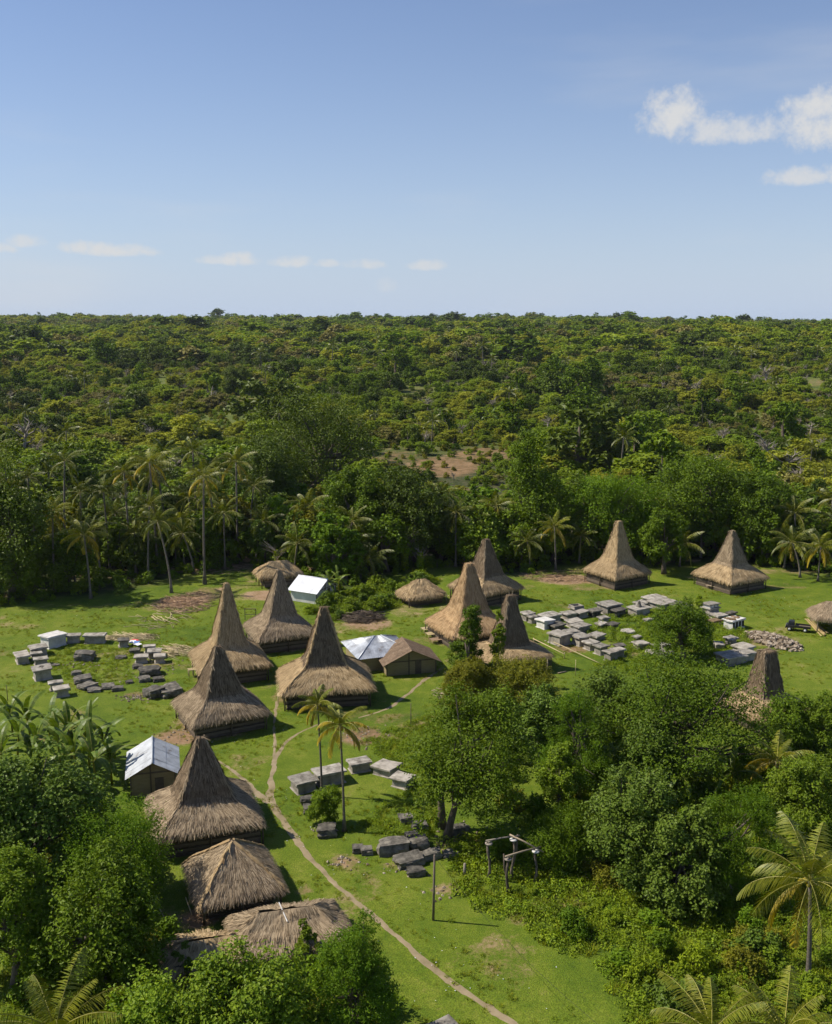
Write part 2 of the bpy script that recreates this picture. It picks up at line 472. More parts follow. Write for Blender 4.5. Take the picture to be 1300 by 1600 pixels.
# ------------------------------------------------------------------ mesh building
class Geo:
    """Collects shapes; build() links them as ONE mesh object."""

    def __init__(self):
        self.v, self.f, self.mi, self.n = [], {3: [], 4: []}, {3: [], 4: []}, 0

    def add(self, V, F, mi=0):
        V = np.asarray(V, float)
        F = np.asarray(F, int)
        self.v.append(V)
        self.f[F.shape[1]].append(F + self.n)
        self.mi[F.shape[1]].append(np.full(len(F), mi))
        self.n += len(V)
        return self

    def box(self, c, s, rz=0.0, mi=0, taper=1.0, jit=0.0, tilt=None):
        x, y, z = np.array(s) / 2
        V = np.array([[-x, -y, -z], [x, -y, -z], [x, y, -z], [-x, y, -z], [-x * taper, -y * taper, z], [x * taper, -y * taper, z], [x * taper, y * taper, z], [-x * taper, y * taper, z]])
        if jit:
            V = V + R.normal(0, jit, V.shape)
        M = Matrix.Rotation(rz, 3, 'Z')
        if tilt:
            M = M @ Matrix.Rotation(tilt[0], 3, 'X') @ Matrix.Rotation(tilt[1], 3, 'Y')
        V = V @ np.array(M).T + np.array(c)
        return self.add(V, [[0, 3, 2, 1], [4, 5, 6, 7], [0, 1, 5, 4], [1, 2, 6, 5], [2, 3, 7, 6], [3, 0, 4, 7]], mi)

    def slab(self, c, s, rz=0.0, bev=0.04, mi=0, jit=0.0, seg=1):
        """A block with chamfered edges and slightly uneven faces."""
        x, y, z = np.array(s) / 2
        b = min(bev, x * .4, y * .4, z * .45)
        rings = [(x - b, y - b, -z), (x, y, -z + b), (x, y, z - b), (x - b, y - b, z)]
        V = []
        for hx, hy, hz in rings:
            V += [[-hx, -hy, hz], [0, -hy, hz], [hx, -hy, hz], [hx, 0, hz], [hx, hy, hz], [0, hy, hz], [-hx, hy, hz], [-hx, 0, hz]]
        V += [[0, 0, z], [0, 0, -z]]
        V = np.array(V)
        if jit:
            V = V + R.normal(0, jit, V.shape)
        F4 = [[r * 8 + i, r * 8 + (i + 1) % 8, r * 8 + 8 + (i + 1) % 8, r * 8 + 8 + i] for r in range(3) for i in range(8)]
        F3 = [[24 + i, 24 + (i + 1) % 8, 32] for i in range(8)] + [[(i + 1) % 8, i, 33] for i in range(8)]
        V = V @ np.array(Matrix.Rotation(rz, 3, 'Z')).T + np.array(c)
        n0 = self.n
        self.add(V, F4, mi)
        self.f[3].append(np.array(F3) + n0)
        self.mi[3].append(np.full(len(F3), mi))
        return self

    def tube(self, pts, rad, sides=6, mi=0, cap=True):
        P = np.asarray(pts, float)
        n = len(P)
        rad = np.broadcast_to(np.asarray(rad, float), (n,))
        T = np.gradient(P, axis=0)
        T /= np.linalg.norm(T, axis=1)[:, None] + 1e-9
        ref = np.where(np.abs(T[:, 2:3]) > .9, np.array([[1., 0, 0]]), np.array([[0, 0, 1.]]))
        A = np.cross(T, ref)
        A /= np.linalg.norm(A, axis=1)[:, None] + 1e-9
        B = np.cross(T, A)
        a = np.arange(sides) / sides * 2 * np.pi
        V = (P[:, None] + rad[:, None, None] * (np.cos(a)[None, :, None] * A[:, None] + np.sin(a)[None, :, None] * B[:, None])).reshape(-1, 3)
        i = np.arange(n - 1)[:, None] * sides
        j = np.arange(sides)[None]
        k = (j + 1) % sides
        F = np.stack([i + j, i + sides + j, i + sides + k, i + k], -1).reshape(-1, 4)
        n0 = self.n
        self.add(V, F, mi)
        if cap:
            V2 = np.array([P[0], P[-1]])
            n1 = self.n
            self.v.append(V2)
            self.n += 2
            e = (n - 1) * sides
            F3 = [[n0 + (q + 1) % sides, n1, n0 + q] for q in range(sides)] + [[n0 + e + q, n1 + 1, n0 + e + (q + 1) % sides] for q in range(sides)]
            self.f[3].append(np.array(F3))
            self.mi[3].append(np.full(len(F3), mi))
        return self

    def cards(self, top, bot, lat, w0, w1, mi=0):
        """Thin tapered blades from top to bot, lat = sideways unit vectors."""
        n = len(top)
        w0 = np.broadcast_to(np.asarray(w0, float), (n,))[:, None]
        w1 = np.broadcast_to(np.asarray(w1, float), (n,))[:, None]
        V = np.stack([top - lat * w0 / 2, top + lat * w0 / 2, bot + lat * w1 / 2, bot - lat * w1 / 2], 1).reshape(-1, 3)
        return self.add(V, np.arange(4 * n).reshape(-1, 4), mi)

    def leaves(self, P, Nrm, size, aspect=0.55, mi=0, rng=R, fold=0.12):
        """Diamond leaf blades at P facing Nrm."""
        n = len(P)
        size = np.broadcast_to(np.asarray(size, float), (n,))[:, None]
        rnd = rng.normal(size=(n, 3))
        T = np.cross(Nrm, rnd)
        T /= np.linalg.norm(T, axis=1)[:, None] + 1e-9
        B = np.cross(Nrm, T)
        w = size * aspect / 2
        V = np.stack([P - T * size / 2, P + B * w + Nrm * size * fold, P + T * size / 2 - Nrm * size * fold * .6, P - B * w + Nrm * size * fold], 1).reshape(-1, 3)
        return self.add(V, np.arange(4 * n).reshape(-1, 4), mi)

    def mesh(self, name, mats, smooth=False):
        me = bpy.data.meshes.new(name)
        V = np.concatenate(self.v)
        f4 = np.concatenate(self.f[4]) if self.f[4] else np.zeros((0, 4), int)
        f3 = np.concatenate(self.f[3]) if self.f[3] else np.zeros((0, 3), int)
        m4 = np.concatenate(self.mi[4]) if self.f[4] else np.zeros(0, int)
        m3 = np.concatenate(self.mi[3]) if self.f[3] else np.zeros(0, int)
        me.vertices.add(len(V))
        me.vertices.foreach_set('co', V.astype(np.float32).ravel())
        loops = np.concatenate([f4.ravel(), f3.ravel()]).astype(np.int32)
        me.loops.add(len(loops))
        me.loops.foreach_set('vertex_index', loops)
        npoly = len(f4) + len(f3)
        me.polygons.add(npoly)
        start = np.concatenate([np.arange(len(f4)) * 4, len(f4) * 4 + np.arange(len(f3)) * 3]).astype(np.int32)
        me.polygons.foreach_set('loop_start', start)
        me.polygons.foreach_set('material_index', np.concatenate([m4, m3]).astype(np.int32))
        me.polygons.foreach_set('use_smooth', np.full(npoly, smooth))
        me.update(calc_edges=True)
        me.validate()
        for mt in ([mats] if isinstance(mats, str) else mats):
            me.materials.append(MATS[mt])
        return me

    def build(self, name, mats, parent=None, smooth=False):
        return link(name, self.mesh(name, mats, smooth), parent)


def link(name, me, parent=None, loc=None, rz=0.0, sc=None):
    o = bpy.data.objects.new(name, me)
    C.objects.link(o)
    if parent is not None:
        o.parent = parent
    if loc is not None:
        o.location = tuple(float(q) for q in loc)
    if rz:
        o.rotation_euler = (0, 0, rz)
    if sc is not None:
        o.scale = sc
    return o


def tag(o, label, cat, group=None):
    o['label'] = label
    o['category'] = cat
    if group:
        o['group'] = group
    return o


def structure(o):
    o['kind'] = 'structure'
    return o


def stuff(o, label=None, cat=None):
    o['kind'] = 'stuff'
    if label:
        o['label'] = label
        o['category'] = cat
    return o


def thing(name, label, cat, loc, rz=0.0, group=None, sc=None):
    o = link(name, None, None, loc, rz, sc)
    o.empty_display_size = 0.5
    return tag(o, label, cat, group)


# ------------------------------------------------------------------ the ground: one sheet out to the horizon
CLEAR = [(9, 345, 15, 26, .78), (25, 372, 15, 22, .7), (-7, 368, 10, 16, .55), (92, 375, 12, 9, .7), (76, 392, 9, 7, .6)]


def edge_y(px):
    """Row of the wood's edge along the picture, in photo pixels."""
    return np.interp(px, [-400, 0, 70, 150, 230, 300, 350, 400, 470, 520, 640, 700, 800, 870, 930, 1030, 1090, 1210, 1300, 1700],
                     [960, 945, 940, 932, 915, 898, 890, 884, 905, 925, 890, 886, 898, 886, 880, 886, 880, 885, 900, 930])


def ground():
    ys = np.concatenate([[-600, -300, -120, -40, 10, 35], np.arange(50, 245, 0.9), 245 * np.geomspace(1.004, 50, 210)])
    us = np.sign(np.linspace(-1, 1, 281)) * np.abs(np.linspace(-1, 1, 281)) ** 1.25
    half = np.where(ys < 50, 400, 0.62 * np.maximum(ys, 60) + 75) * np.where(ys > 3000, 1.6, 1.0)
    half = np.where(ys < 50, 0.62 * 60 + 75, half)
    half = np.where(ys < 0, 300, half)
    X = us[None] * half[:, None]
    Y = np.repeat(ys[:, None], len(us), 1)
    Z = ground_z(X, Y)
    near = (Y > 55) & (Y < 250)
    Z = Z + np.where(near, 0.16 * (fbm(X / 9, Y / 9, 3) - .5), 0) - .02
    n, m = X.shape
    V = np.stack([X, Y, Z], -1).reshape(-1, 3)
    i = np.arange(n - 1)[:, None] * m
    j = np.arange(m - 1)[None]
    F = np.stack([i + j, i + j + 1, i + m + j + 1, i + m + j], -1).reshape(-1, 4)
    g = Geo()
    g.add(V, F)
    me = g.mesh('ground', 'ground_cover', smooth=True)
    x, y = V[:, 0], V[:, 1]
    fy = y * math.cos(PITCH) + EYE * math.sin(PITCH)
    px = 650 + FOC * x / np.maximum(fy, 5)
    e = np.array([G(q, r)[1] for q, r in zip(np.linspace(-400, 1700, 211), edge_y(np.linspace(-400, 1700, 211)))])
    ye = np.interp(px, np.linspace(-400, 1700, 211), e)
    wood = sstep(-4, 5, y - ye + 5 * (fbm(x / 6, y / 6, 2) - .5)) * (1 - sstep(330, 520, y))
    scrub = sstep(300, 480, y)
    soil = np.zeros(len(x))
    for cx, cy_, rx, ry, a in SOIL:
        soil = np.maximum(soil, a * (1 - sstep(.55, 1.25, np.hypot((x - cx) / rx, (y - cy_) / ry))))
    red = np.zeros(len(x))
    for cx, cy_, rx, ry, a in CLEAR:
        red = np.maximum(red, a * (1 - sstep(.6, 1.2, np.hypot((x - cx) / rx, (y - cy_) / ry))))
    red = np.maximum(red, .5 * sstep(.66, .74, fbm(x / 45 + 7, y / 70 + 2, 3)) * sstep(420, 520, y))
    soil = np.maximum(soil, .62 * sstep(.56, .70, fbm(x / 7 + 1, y / 7 + 3, 3)) * wood)
    soil = np.maximum(soil, .46 * sstep(.57, .72, fbm(x / 6.5 + 21, y / 6.5 + 13, 4)) * (1 - wood) * (y < 250))
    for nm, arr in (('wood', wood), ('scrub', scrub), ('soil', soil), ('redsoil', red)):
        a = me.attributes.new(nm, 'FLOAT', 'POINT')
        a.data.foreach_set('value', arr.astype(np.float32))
    return structure(link('ground', me))


def spot(px, py, rx, ry, a=1.0):
    p = G(px, py)
    return (p[0], p[1], rx, ry, a)


SOIL = [spot(285, 1150, 4, 3.2, .8), spot(300, 1120, 2.5, 5, .6), spot(285, 940, 5.5, 5, .85), spot(330, 925, 5, 5, .6), spot(600, 1040, 6, 2.5, .75),
        spot(255, 1320, 1.6, 5, .8), spot(310, 1435, 1.8, 2.2, .8), spot(395, 990, 2.5, 5, .4), spot(575, 975, 5, 5, .7), spot(565, 1150, 3.2, 3.5, .75),
        spot(615, 1150, 2.5, 1.6, .55), spot(885, 905, 7, 5, .8), spot(830, 900, 6, 3, .5), spot(910, 918, 4, 3, .5), spot(445, 1085, 2, 3.5, .6), spot(475, 1390, 1.2, .9, .7),
        spot(895, 1012, 3.4, 3, .7), spot(730, 1320, 3.5, 2.5, .65), spot(700, 1390, 2.2, 1.4, .55), spot(540, 1345, 2, 1.6, .6), spot(615, 1355, 2.2, 1.2, .5),
        spot(170, 900, 12, 4, .45), spot(345, 885, 10, 4, .6), spot(1140, 920, 4, 2, .5), spot(1230, 893, 9, 3, .5), spot(960, 1330, 3.5, 4, .7), spot(1060, 1530, 4, 2, .4),
        spot(180, 1058, 3, 2.5, .45), spot(240, 1040, 4, 4, .5), spot(210, 1085, 2, 1.2, .7), spot(110, 1245, 2, 2, .8), spot(665, 1000, 2.5, 3, .5), spot(410, 930, 5, 4, .8),
        spot(640, 955, 4, 5, .5), spot(1195, 998, 6, 5, .55), spot(130, 1020, 6, 2, .25)]
SOIL += [(cx, cy_, r, r, .58) for cx, cy_, r in ((-21, 94.3, 6.4), (-24.5, 121.7, 6.4), (-26.6, 139.8, 6.2), (-21.2, 154.1, 6), (-12.2, 131.2, 7), (8.3, 156.4, 7), (12.6, 180, 6.4), (13.6, 143.2, 6.4), (38.6, 191.5, 6.8), (59.4, 188.6, 6.6), (-16, 82.6, 5))]
ground()


def path(pts, width, label_name='path', seed=1):
    """A worn footpath: a ragged strip lying just over the ground."""
    rg = np.random.default_rng(seed)
    P = np.array([G(*p)[:2] for p in pts])
    d = np.concatenate([[0], np.cumsum(np.linalg.norm(np.diff(P, axis=0), axis=1))])
    s = np.arange(0, d[-1], 0.35)
    k = np.linspace(0, 1, 9)
    X = np.interp(s, d, P[:, 0])
    Y = np.interp(s, d, P[:, 1])
    for _ in range(6):
        X[1:-1] = (X[:-2] + 2 * X[1:-1] + X[2:]) / 4
        Y[1:-1] = (Y[:-2] + 2 * Y[1:-1] + Y[2:]) / 4
    T = np.stack([np.gradient(X), np.gradient(Y)], 1)
    T /= np.linalg.norm(T, axis=1)[:, None]
    Nn = np.stack([-T[:, 1], T[:, 0]], 1)
    w = .78 * np.interp(s, d, width)
    wl = w * (.5 + .75 * (fbm(s / 1.3 + seed, s * 0 + 3, 3) - .5)) + rg.normal(0, .02, len(s))
    wr = w * (.5 + .75 * (fbm(s / 1.3 + 40, s * 0 + seed, 3) - .5)) + rg.normal(0, .02, len(s))
    V = []
    for a in (-1, -.55, 0, .55, 1):
        q = np.stack([X, Y], 1) + Nn * (a * np.where(a < 0, wl, wr))[:, None]
        V.append(np.column_stack([q, 0.16 * (fbm(q[:, 0] / 9, q[:, 1] / 9, 3) - .5) - .02 + .022 - .018 * abs(a)]))
    V = np.stack(V, 1).reshape(-1, 3)
    n = len(s)
    i = np.arange(n - 1)[:, None] * 5
    j = np.arange(4)[None]
    F = np.stack([i + j, i + j + 1, i + 6 + j, i + 5 + j], -1).reshape(-1, 4)
    g = Geo()
    g.add(V, F)
    return structure(g.build('path', 'dirt_path', smooth=True))


path([(815, 1606), (755, 1567), (700, 1530), (650, 1490), (600, 1445), (560, 1412), (520, 1378), (480, 1335), (455, 1300), (432, 1268), (422, 1250), (424, 1215), (430, 1185), (445, 1160), (465, 1146), (497, 1132)],
     [.75, .75, .7, .7, .65, .65, .65, .7, .8, 1.0, 1.0, .75, .6, .5, .45, .3], seed=3)
path([(421, 1254), (402, 1240), (375, 1212), (343, 1190), (320, 1180)], [1.2, .9, .6, .5, .3], seed=9)
path([(427, 1196), (430, 1165), (428, 1130), (433, 1095)], [.5, .4, .4, .6], seed=12)
path([(560, 1122), (610, 1106), (640, 1082), (663, 1062), (690, 1044)], [.3, .6, .7, .7, .5], seed=15)


# ------------------------------------------------------------------ plants
def lumps(rg, kind, n):
    """Foliage clumps (centre, radius) in a unit crown: radius 1, z from 0 to 1."""
    L = []
    for i in range(n):
        a = rg.uniform(0, 2 * np.pi)
        if kind == 'dome':
            t = rg.uniform(0, 1) ** .8
            rr = np.sqrt(max(0, 1 - (t * 1.05 - .25) ** 2 / .78)) * rg.uniform(.55, .8)
            L.append((rr * np.cos(a), rr * np.sin(a), .12 + .74 * t, rg.uniform(.2, .36)))
        elif kind == 'umbrella':
            rr = np.sqrt(rg.uniform(.02, 1)) * .85
            L.append((rr * np.cos(a), rr * np.sin(a), .86 - .38 * rr ** 2 + rg.normal(0, .07), rg.uniform(.14, .24)))
        elif kind == 'column':
            t = rg.uniform(0, 1)
            rr = (1 - .75 * t ** 1.5) * rg.uniform(.3, .72)
            L.append((rr * np.cos(a), rr * np.sin(a), .06 + .88 * t, rg.uniform(.28, .45) * (1 - .45 * t)))
        elif kind == 'spread':
            rr = np.sqrt(rg.uniform(.0, 1)) * .9
            L.append((rr * np.cos(a), rr * np.sin(a), np.clip(.80 - .55 * rr ** 2 + rg.normal(0, .15), .05, .95), rg.uniform(.13, .25)))
        elif kind == 'open':
            t = rg.uniform(0, 1)
            rr = np.sqrt(max(0.05, 1 - (t - .4) ** 2 * 2.2)) * rg.uniform(.3, .9)
            L.append((rr * np.cos(a), rr * np.sin(a), .08 + .84 * t, rg.uniform(.15, .27)))
        else:  # bush: down to the ground
            t = rg.uniform(0, 1)
            rr = np.sqrt(max(0, 1 - t ** 2)) * rg.uniform(.3, .75)
            L.append((rr * np.cos(a), rr * np.sin(a), .05 + .75 * t, rg.uniform(.25, .42)))
    return np.array(L)


def tree_geo(rg, W, H, base, kind, nl, nleaf, size, aspect=.55, trunk_r=None, stems=1, limb_frac=.5):
    """Returns (trunk Geo, crown Geo): W crown width, H height, base height of the crown's underside."""
    L = lumps(rg, kind, nl)
    hx, hz = W / 2, H - base
    # lopsided, never a ball
    aa = np.arctan2(L[:, 1], L[:, 0])
    f1, f2 = rg.uniform(0, 6.28, 2)
    lop = 1 + .16 * np.sin(aa + f1) + .13 * np.sin(2 * aa + f2) + rg.normal(0, .07, len(L))
    L[:, 0] *= lop
    L[:, 1] *= lop
    L[:, 2] *= 1 + .10 * np.sin(aa * 2 + f1) + rg.normal(0, .05, len(L))
    L[:, 3] *= rg.uniform(.7, 1.25, len(L))
    cen = np.column_stack([L[:, 0] * hx, L[:, 1] * hx, base + L[:, 2] * hz])
    rad = L[:, 3] * hx
    vs_ = min(1.0, max(.55, hz / W * 1.1))
    # every clump carries a few dozen leafy twig ends, the leaves gather round those
    ns = 16
    D0 = rg.normal(size=(len(L) * ns, 3))
    D0[:, 2] = D0[:, 2] * .8 + .22
    D0 /= np.linalg.norm(D0, axis=1)[:, None]
    par = np.repeat(np.arange(len(L)), ns)
    sub = cen[par] + D0 * (rad[par] * rg.uniform(.72, 1.12, len(par)))[:, None] * np.array([1, 1, vs_])
    pick = rg.choice(len(par), nleaf, p=rad[par] ** 2 / (rad[par] ** 2).sum())
    J = rg.normal(size=(nleaf, 3)) * (rad[par[pick]] * .20)[:, None]
    P = sub[pick] + J
    D = D0[pick] + J / (rad[par[pick]] * .4)[:, None]
    D /= np.linalg.norm(D, axis=1)[:, None] + 1e-9
    Nn = D * .65 + np.array([0, 0, .7]) + rg.normal(0, .45, (nleaf, 3))
    Nn /= np.linalg.norm(Nn, axis=1)[:, None]
    P[:, 2] = np.maximum(P[:, 2], .05)
    crown = Geo()
    crown.leaves(P, Nn, size * rg.uniform(.65, 1.3, nleaf), aspect, rng=rg)
    tr = Geo()
    r0 = trunk_r or (.018 * H + .02 * W)
    for st in range(stems):
        off = np.array([rg.normal(0, r0 * 1.6), rg.normal(0, r0 * 1.6), 0]) if stems > 1 else np.zeros(3)
        top = np.array([rg.normal(0, .07 * W), rg.normal(0, .07 * W), base + hz * .55])
        q = np.linspace(0, 1, 6)[:, None]
        pts = off + (top - off) * q + np.column_stack([.03 * W * np.sin(q[:, 0] * 5 + rg.uniform(0, 6)) * q[:, 0], .03 * W * np.cos(q[:, 0] * 4 + rg.uniform(0, 6)) * q[:, 0], 0 * q[:, 0]])
        rads = r0 / stems ** .5 * np.array([1.45, 1.0, .88, .74, .5, .28])
        tr.tube(pts, rads, 7)
        sel = rg.choice(len(L), max(2, int(len(L) * limb_frac / stems)), replace=False)
        for k in sel:
            a = pts[2 + rg.integers(0, 3)]
            b = cen[k]
            mid = (a + b) / 2 + np.array([0, 0, -.05 * W]) + rg.normal(0, .02 * W, 3)
            tr.tube(np.array([a, (a + mid) / 2, mid, b]), r0 * np.array([.42, .34, .24, .08]), 5, cap=False)
    return tr, crown


def tree(name, label, px, py, top, wpx, kind='dome', leaf='leaf_mango', size=.4, aspect=.55, dens=1.0, base=.25, nl=40, bark='bark', group=None, seed=0, stems=1, cat='tree', limb=.5, off=0.0):
    """One particular tree, surveyed from its foot, its top and its width in the photograph."""
    rg = np.random.default_rng(seed + int(px * 7 + py))
    p = G(px, py)
    d = proj(p[0], p[1], 0)[2]
    W = wpx * d / FOC
    H = height_to(p[0], p[1], top)
    size *= .74
    area = math.pi * W * (W / 2 + (H * (1 - base)) * .8)
    nleaf = int(np.clip(dens * area * 2.6 / (size * size * aspect / 2 * 1.3), 500, 23000))
    t = thing(name, label, cat, (p[0], p[1], -.06), 0, group)
    a, b = tree_geo(rg, W, H, H * base, kind, nl, nleaf, size, aspect, stems=stems, limb_frac=limb)
    if off:
        b.v = [v + np.array([off, 0, 0]) * np.clip(v[:, 2:3] / (H * .4), 0, 1) for v in b.v]
        a.v = [v + np.array([off, 0, 0]) * np.clip(v[:, 2:3] / (H * .4) - .6, 0, 1) for v in a.v]
    a.build('trunk', bark, t, smooth=True)
    b.build('crown' if cat == 'tree' else 'foliage', leaf, t)
    return t


def palm_geo(rg, H, nf=20, fl=4.3, lean=.1, gold=.25, droop=1.0, nleaf=34, r0=.17, lw=1.0):
    """Returns trunk, fronds (list of Geo, material name)."""
    tr = Geo()
    la = rg.uniform(0, 2 * np.pi)
    q = np.linspace(0, 1, 9)
    off = lean * H * q ** 1.7
    pts = np.column_stack([np.cos(la) * off, np.sin(la) * off, H * q])
    tr.tube(pts, r0 * (1.0 - .35 * q + .9 * np.exp(-q * 16)), 8)
    top = pts[-1]
    fr = []
    for i in range(nf):
        g = Geo()
        az = i * 2.39996 + rg.normal(0, .12)
        age = i / (nf - 1)                     # 0 young, upright; 1 old, hanging
        el = math.radians(78 - 112 * age + rg.normal(0, 6))
        Lf = fl * (rg.uniform(.85, 1.08)) * (.75 + .25 * min(1, age * 4))
        n = 11
        s = np.linspace(0, 1, n)
        bend = (math.radians(60) + math.radians(22) * age) * droop
        ang = np.maximum(el - bend * s ** 1.5, math.radians(-86))
        dx = np.concatenate([[0], np.cumsum(np.cos(ang[:-1]))]) * Lf / (n - 1)
        dz = np.concatenate([[0], np.cumsum(np.sin(ang[:-1]))]) * Lf / (n - 1)
        rib = top + np.column_stack([np.cos(az) * dx, np.sin(az) * dx, dz])
        g.tube(rib, .05 * (1 - .85 * s), 4, mi=1, cap=False)
        t = np.repeat(np.linspace(.16, .995, nleaf), 2)
        side = np.tile([-1., 1.], nleaf)
        t = np.clip(t + rg.normal(0, .006, len(t)), .1, 1)
        base_p = np.column_stack([np.interp(t, s, rib[:, k]) for k in range(3)])
        tang = np.column_stack([np.interp(t, s, np.gradient(rib[:, k])) for k in range(3)])
        tang /= np.linalg.norm(tang, axis=1)[:, None]
        sidev = np.array([-np.sin(az), np.cos(az), 0])
        ll = Lf * .21 * np.sin(np.pi * (t * .86 + .10)) ** .6 * rg.uniform(.85, 1.12, len(t))
        hang = rg.uniform(.35, .95, len(t)) * (.7 + .7 * age)
        dirv = sidev * side[:, None] * .85 + tang * .55 + np.array([0, 0, -1]) * hang[:, None]
        dirv /= np.linalg.norm(dirv, axis=1)[:, None]
        tip = base_p + dirv * ll[:, None] + np.array([0, 0, -1]) * (ll * .12)[:, None]
        wv = tang * .5 + np.array([0, 0, .35])
        wv -= dirv * (wv * dirv).sum(1)[:, None]
        wv /= np.linalg.norm(wv, axis=1)[:, None]
        midp = base_p * .55 + tip * .45 + np.array([0, 0, .05]) * ll[:, None]
        g.cards(base_p, midp, wv, .04 * lw, .075 * lw)
        g.cards(midp, tip, wv, .075 * lw, .012 * lw)
        fr.append((g, age))
    return tr, fr, top


def palm_meshes(rg, H, mats, **kw):
    tr, fr, top = palm_geo(rg, H, **kw)
    nut = Geo()
    for k in range(7):
        a = rg.uniform(0, 6.28)
        c = top + np.array([math.cos(a) * .28, math.sin(a) * .28, -.3 + rg.normal(0, .1)])
        nut.tube([c + [0, 0, .15], c + [0, 0, .07], c, c - [0, 0, .1], c - [0, 0, .16]], [.02, .1, .13, .1, .02], 6)
    out = []
    for g, age in fr:
        gold = age > 1 - kw.get('gold', .25)
        out.append(g.mesh('frond', [mats[1] if gold else mats[0], 'frond_rib']))
    return tr.mesh('trunk', 'bark_palm', True), out, nut.mesh('coconuts', 'leaf_palm_gold', True)


def palm_thing(ms, label, loc, rz=0, sc=1.0, group=None, name='coconut_palm', parts=True):
    t = thing(name, label, 'palm tree', loc, rz, group, (sc, sc, sc))
    link('trunk', ms[0], t)
    for m in ms[1]:
        link('frond', m, t)
    link('coconut_bunch', ms[2], t)
    return t


def merge_palm(rg, H, mats, **kw):
    """A palm's trunk and whole crown as two meshes, for the far ones."""
    tr, fr, top = palm_geo(rg, H, **kw)
    cr = Geo()
    for g, age in fr:
        for V in [np.concatenate(g.v)]:
            off = cr.n
            cr.v.append(V)
            cr.n += len(V)
            for k in (3, 4):
                for F, mi in zip(g.f[k], g.mi[k]):
                    cr.f[k].append(F + off)
                    cr.mi[k].append(np.where(mi == 1, 2, 1 if age > 1 - kw.get('gold', .25) else 0))
    return tr.mesh('trunk', 'bark_palm', True), cr.mesh('crown', [mats[0], mats[1], 'frond_rib'])


def banana_meshes(rg, H):
    st = Geo()
    q = np.linspace(0, 1, 5)
    st.tube(np.column_stack([.05 * H * q ** 2, 0 * q, H * .55 * q]), .13 * (1 - .45 * q), 8)
    top = np.array([.05 * H, 0, H * .55])
    lv = []
    n = 9
    for i in range(n):
        g = Geo()
        age = i / (n - 1)
        az = i * 2.2 + rg.normal(0, .2)
        el = math.radians(84 - 58 * age + rg.normal(0, 9))
        Lf = H * rg.uniform(.62, .85)
        m = 13
        s = np.linspace(0, 1, m)
        ang = el - math.radians(rg.uniform(45, 75) + 70 * age) * s ** 1.5
        dx = np.concatenate([[0], np.cumsum(np.cos(ang[:-1]))]) * Lf / (m - 1)
        dz = np.concatenate([[0], np.cumsum(np.sin(ang[:-1]))]) * Lf / (m - 1)
        rib = top + np.column_stack([np.cos(az) * dx, np.sin(az) * dx, dz])
        g.tube(rib, .028 * (1 - .8 * s), 4, mi=1, cap=False)
        w = .27 * H / 4 * np.clip(np.sin(np.pi * np.clip(s * 1.02 - .08, 0, 1)) ** .5, 0, 1)
        sv = np.array([-np.sin(az), np.cos(az), 0])
        up = np.column_stack([-np.cos(az) * np.sin(ang), -np.sin(az) * np.sin(ang), np.cos(ang)])
        for sd in (-1, 1):
            fold = rg.uniform(-.1, .45)
            e = rib + sd * sv * (w * np.cos(fold))[:, None] - up * (w * np.sin(fold))[:, None]
            for k in range(m - 1):
                # torn between the veins here and there
                tear = rg.uniform(.02, .3) if rg.random() < .35 else 0
                a, b = e[k], e[k + 1] * (1 - tear) + e[k] * tear
                g.add([rib[k], rib[k + 1], b, a], [[0, 1, 2, 3]])
        lv.append(g.mesh('leaf', ['leaf_banana', 'frond_rib']))
    return st.mesh('stem', 'leaf_olive', True), lv


def banana_thing(ms, label, loc, rz, sc, group):
    t = thing('banana_plant', label, 'banana plant', loc, rz, group, (sc, sc, sc))
    link('stem', ms[0], t)
    for m in ms[1]:
        link('leaf', m, t)
    return t


def bare_geo(rg, H, spread=.35, n=14, thick=1.0):
    g = Geo()
    top = np.array([rg.normal(0, .05 * H), rg.normal(0, .05 * H), H * .62])
    g.tube([[0, 0, 0], top * .5 + rg.normal(0, .02 * H, 3), top], thick * np.array([.028 * H, .02 * H, .012 * H]), 6)
    for i in range(n):
        a = rg.uniform(0, 6.28)
        b0 = top * rg.uniform(.55, 1)
        L = H * rg.uniform(.2, .42)
        d = np.array([math.cos(a) * spread * 2, math.sin(a) * spread * 2, rg.uniform(.4, 1)])
        d /= np.linalg.norm(d)
        e = b0 + d * L
        m = (b0 + e) / 2 + rg.normal(0, .03 * H, 3)
        g.tube([b0, m, e], thick * np.array([.010 * H, .007 * H, .002 * H]), 4, cap=False)
        for k in range(3):
            e2 = m + (d + rg.normal(0, .6, 3)) * L * .35
            g.tube([m, e2], thick * np.array([.005 * H, .0015 * H]), 3, cap=False)
    return g


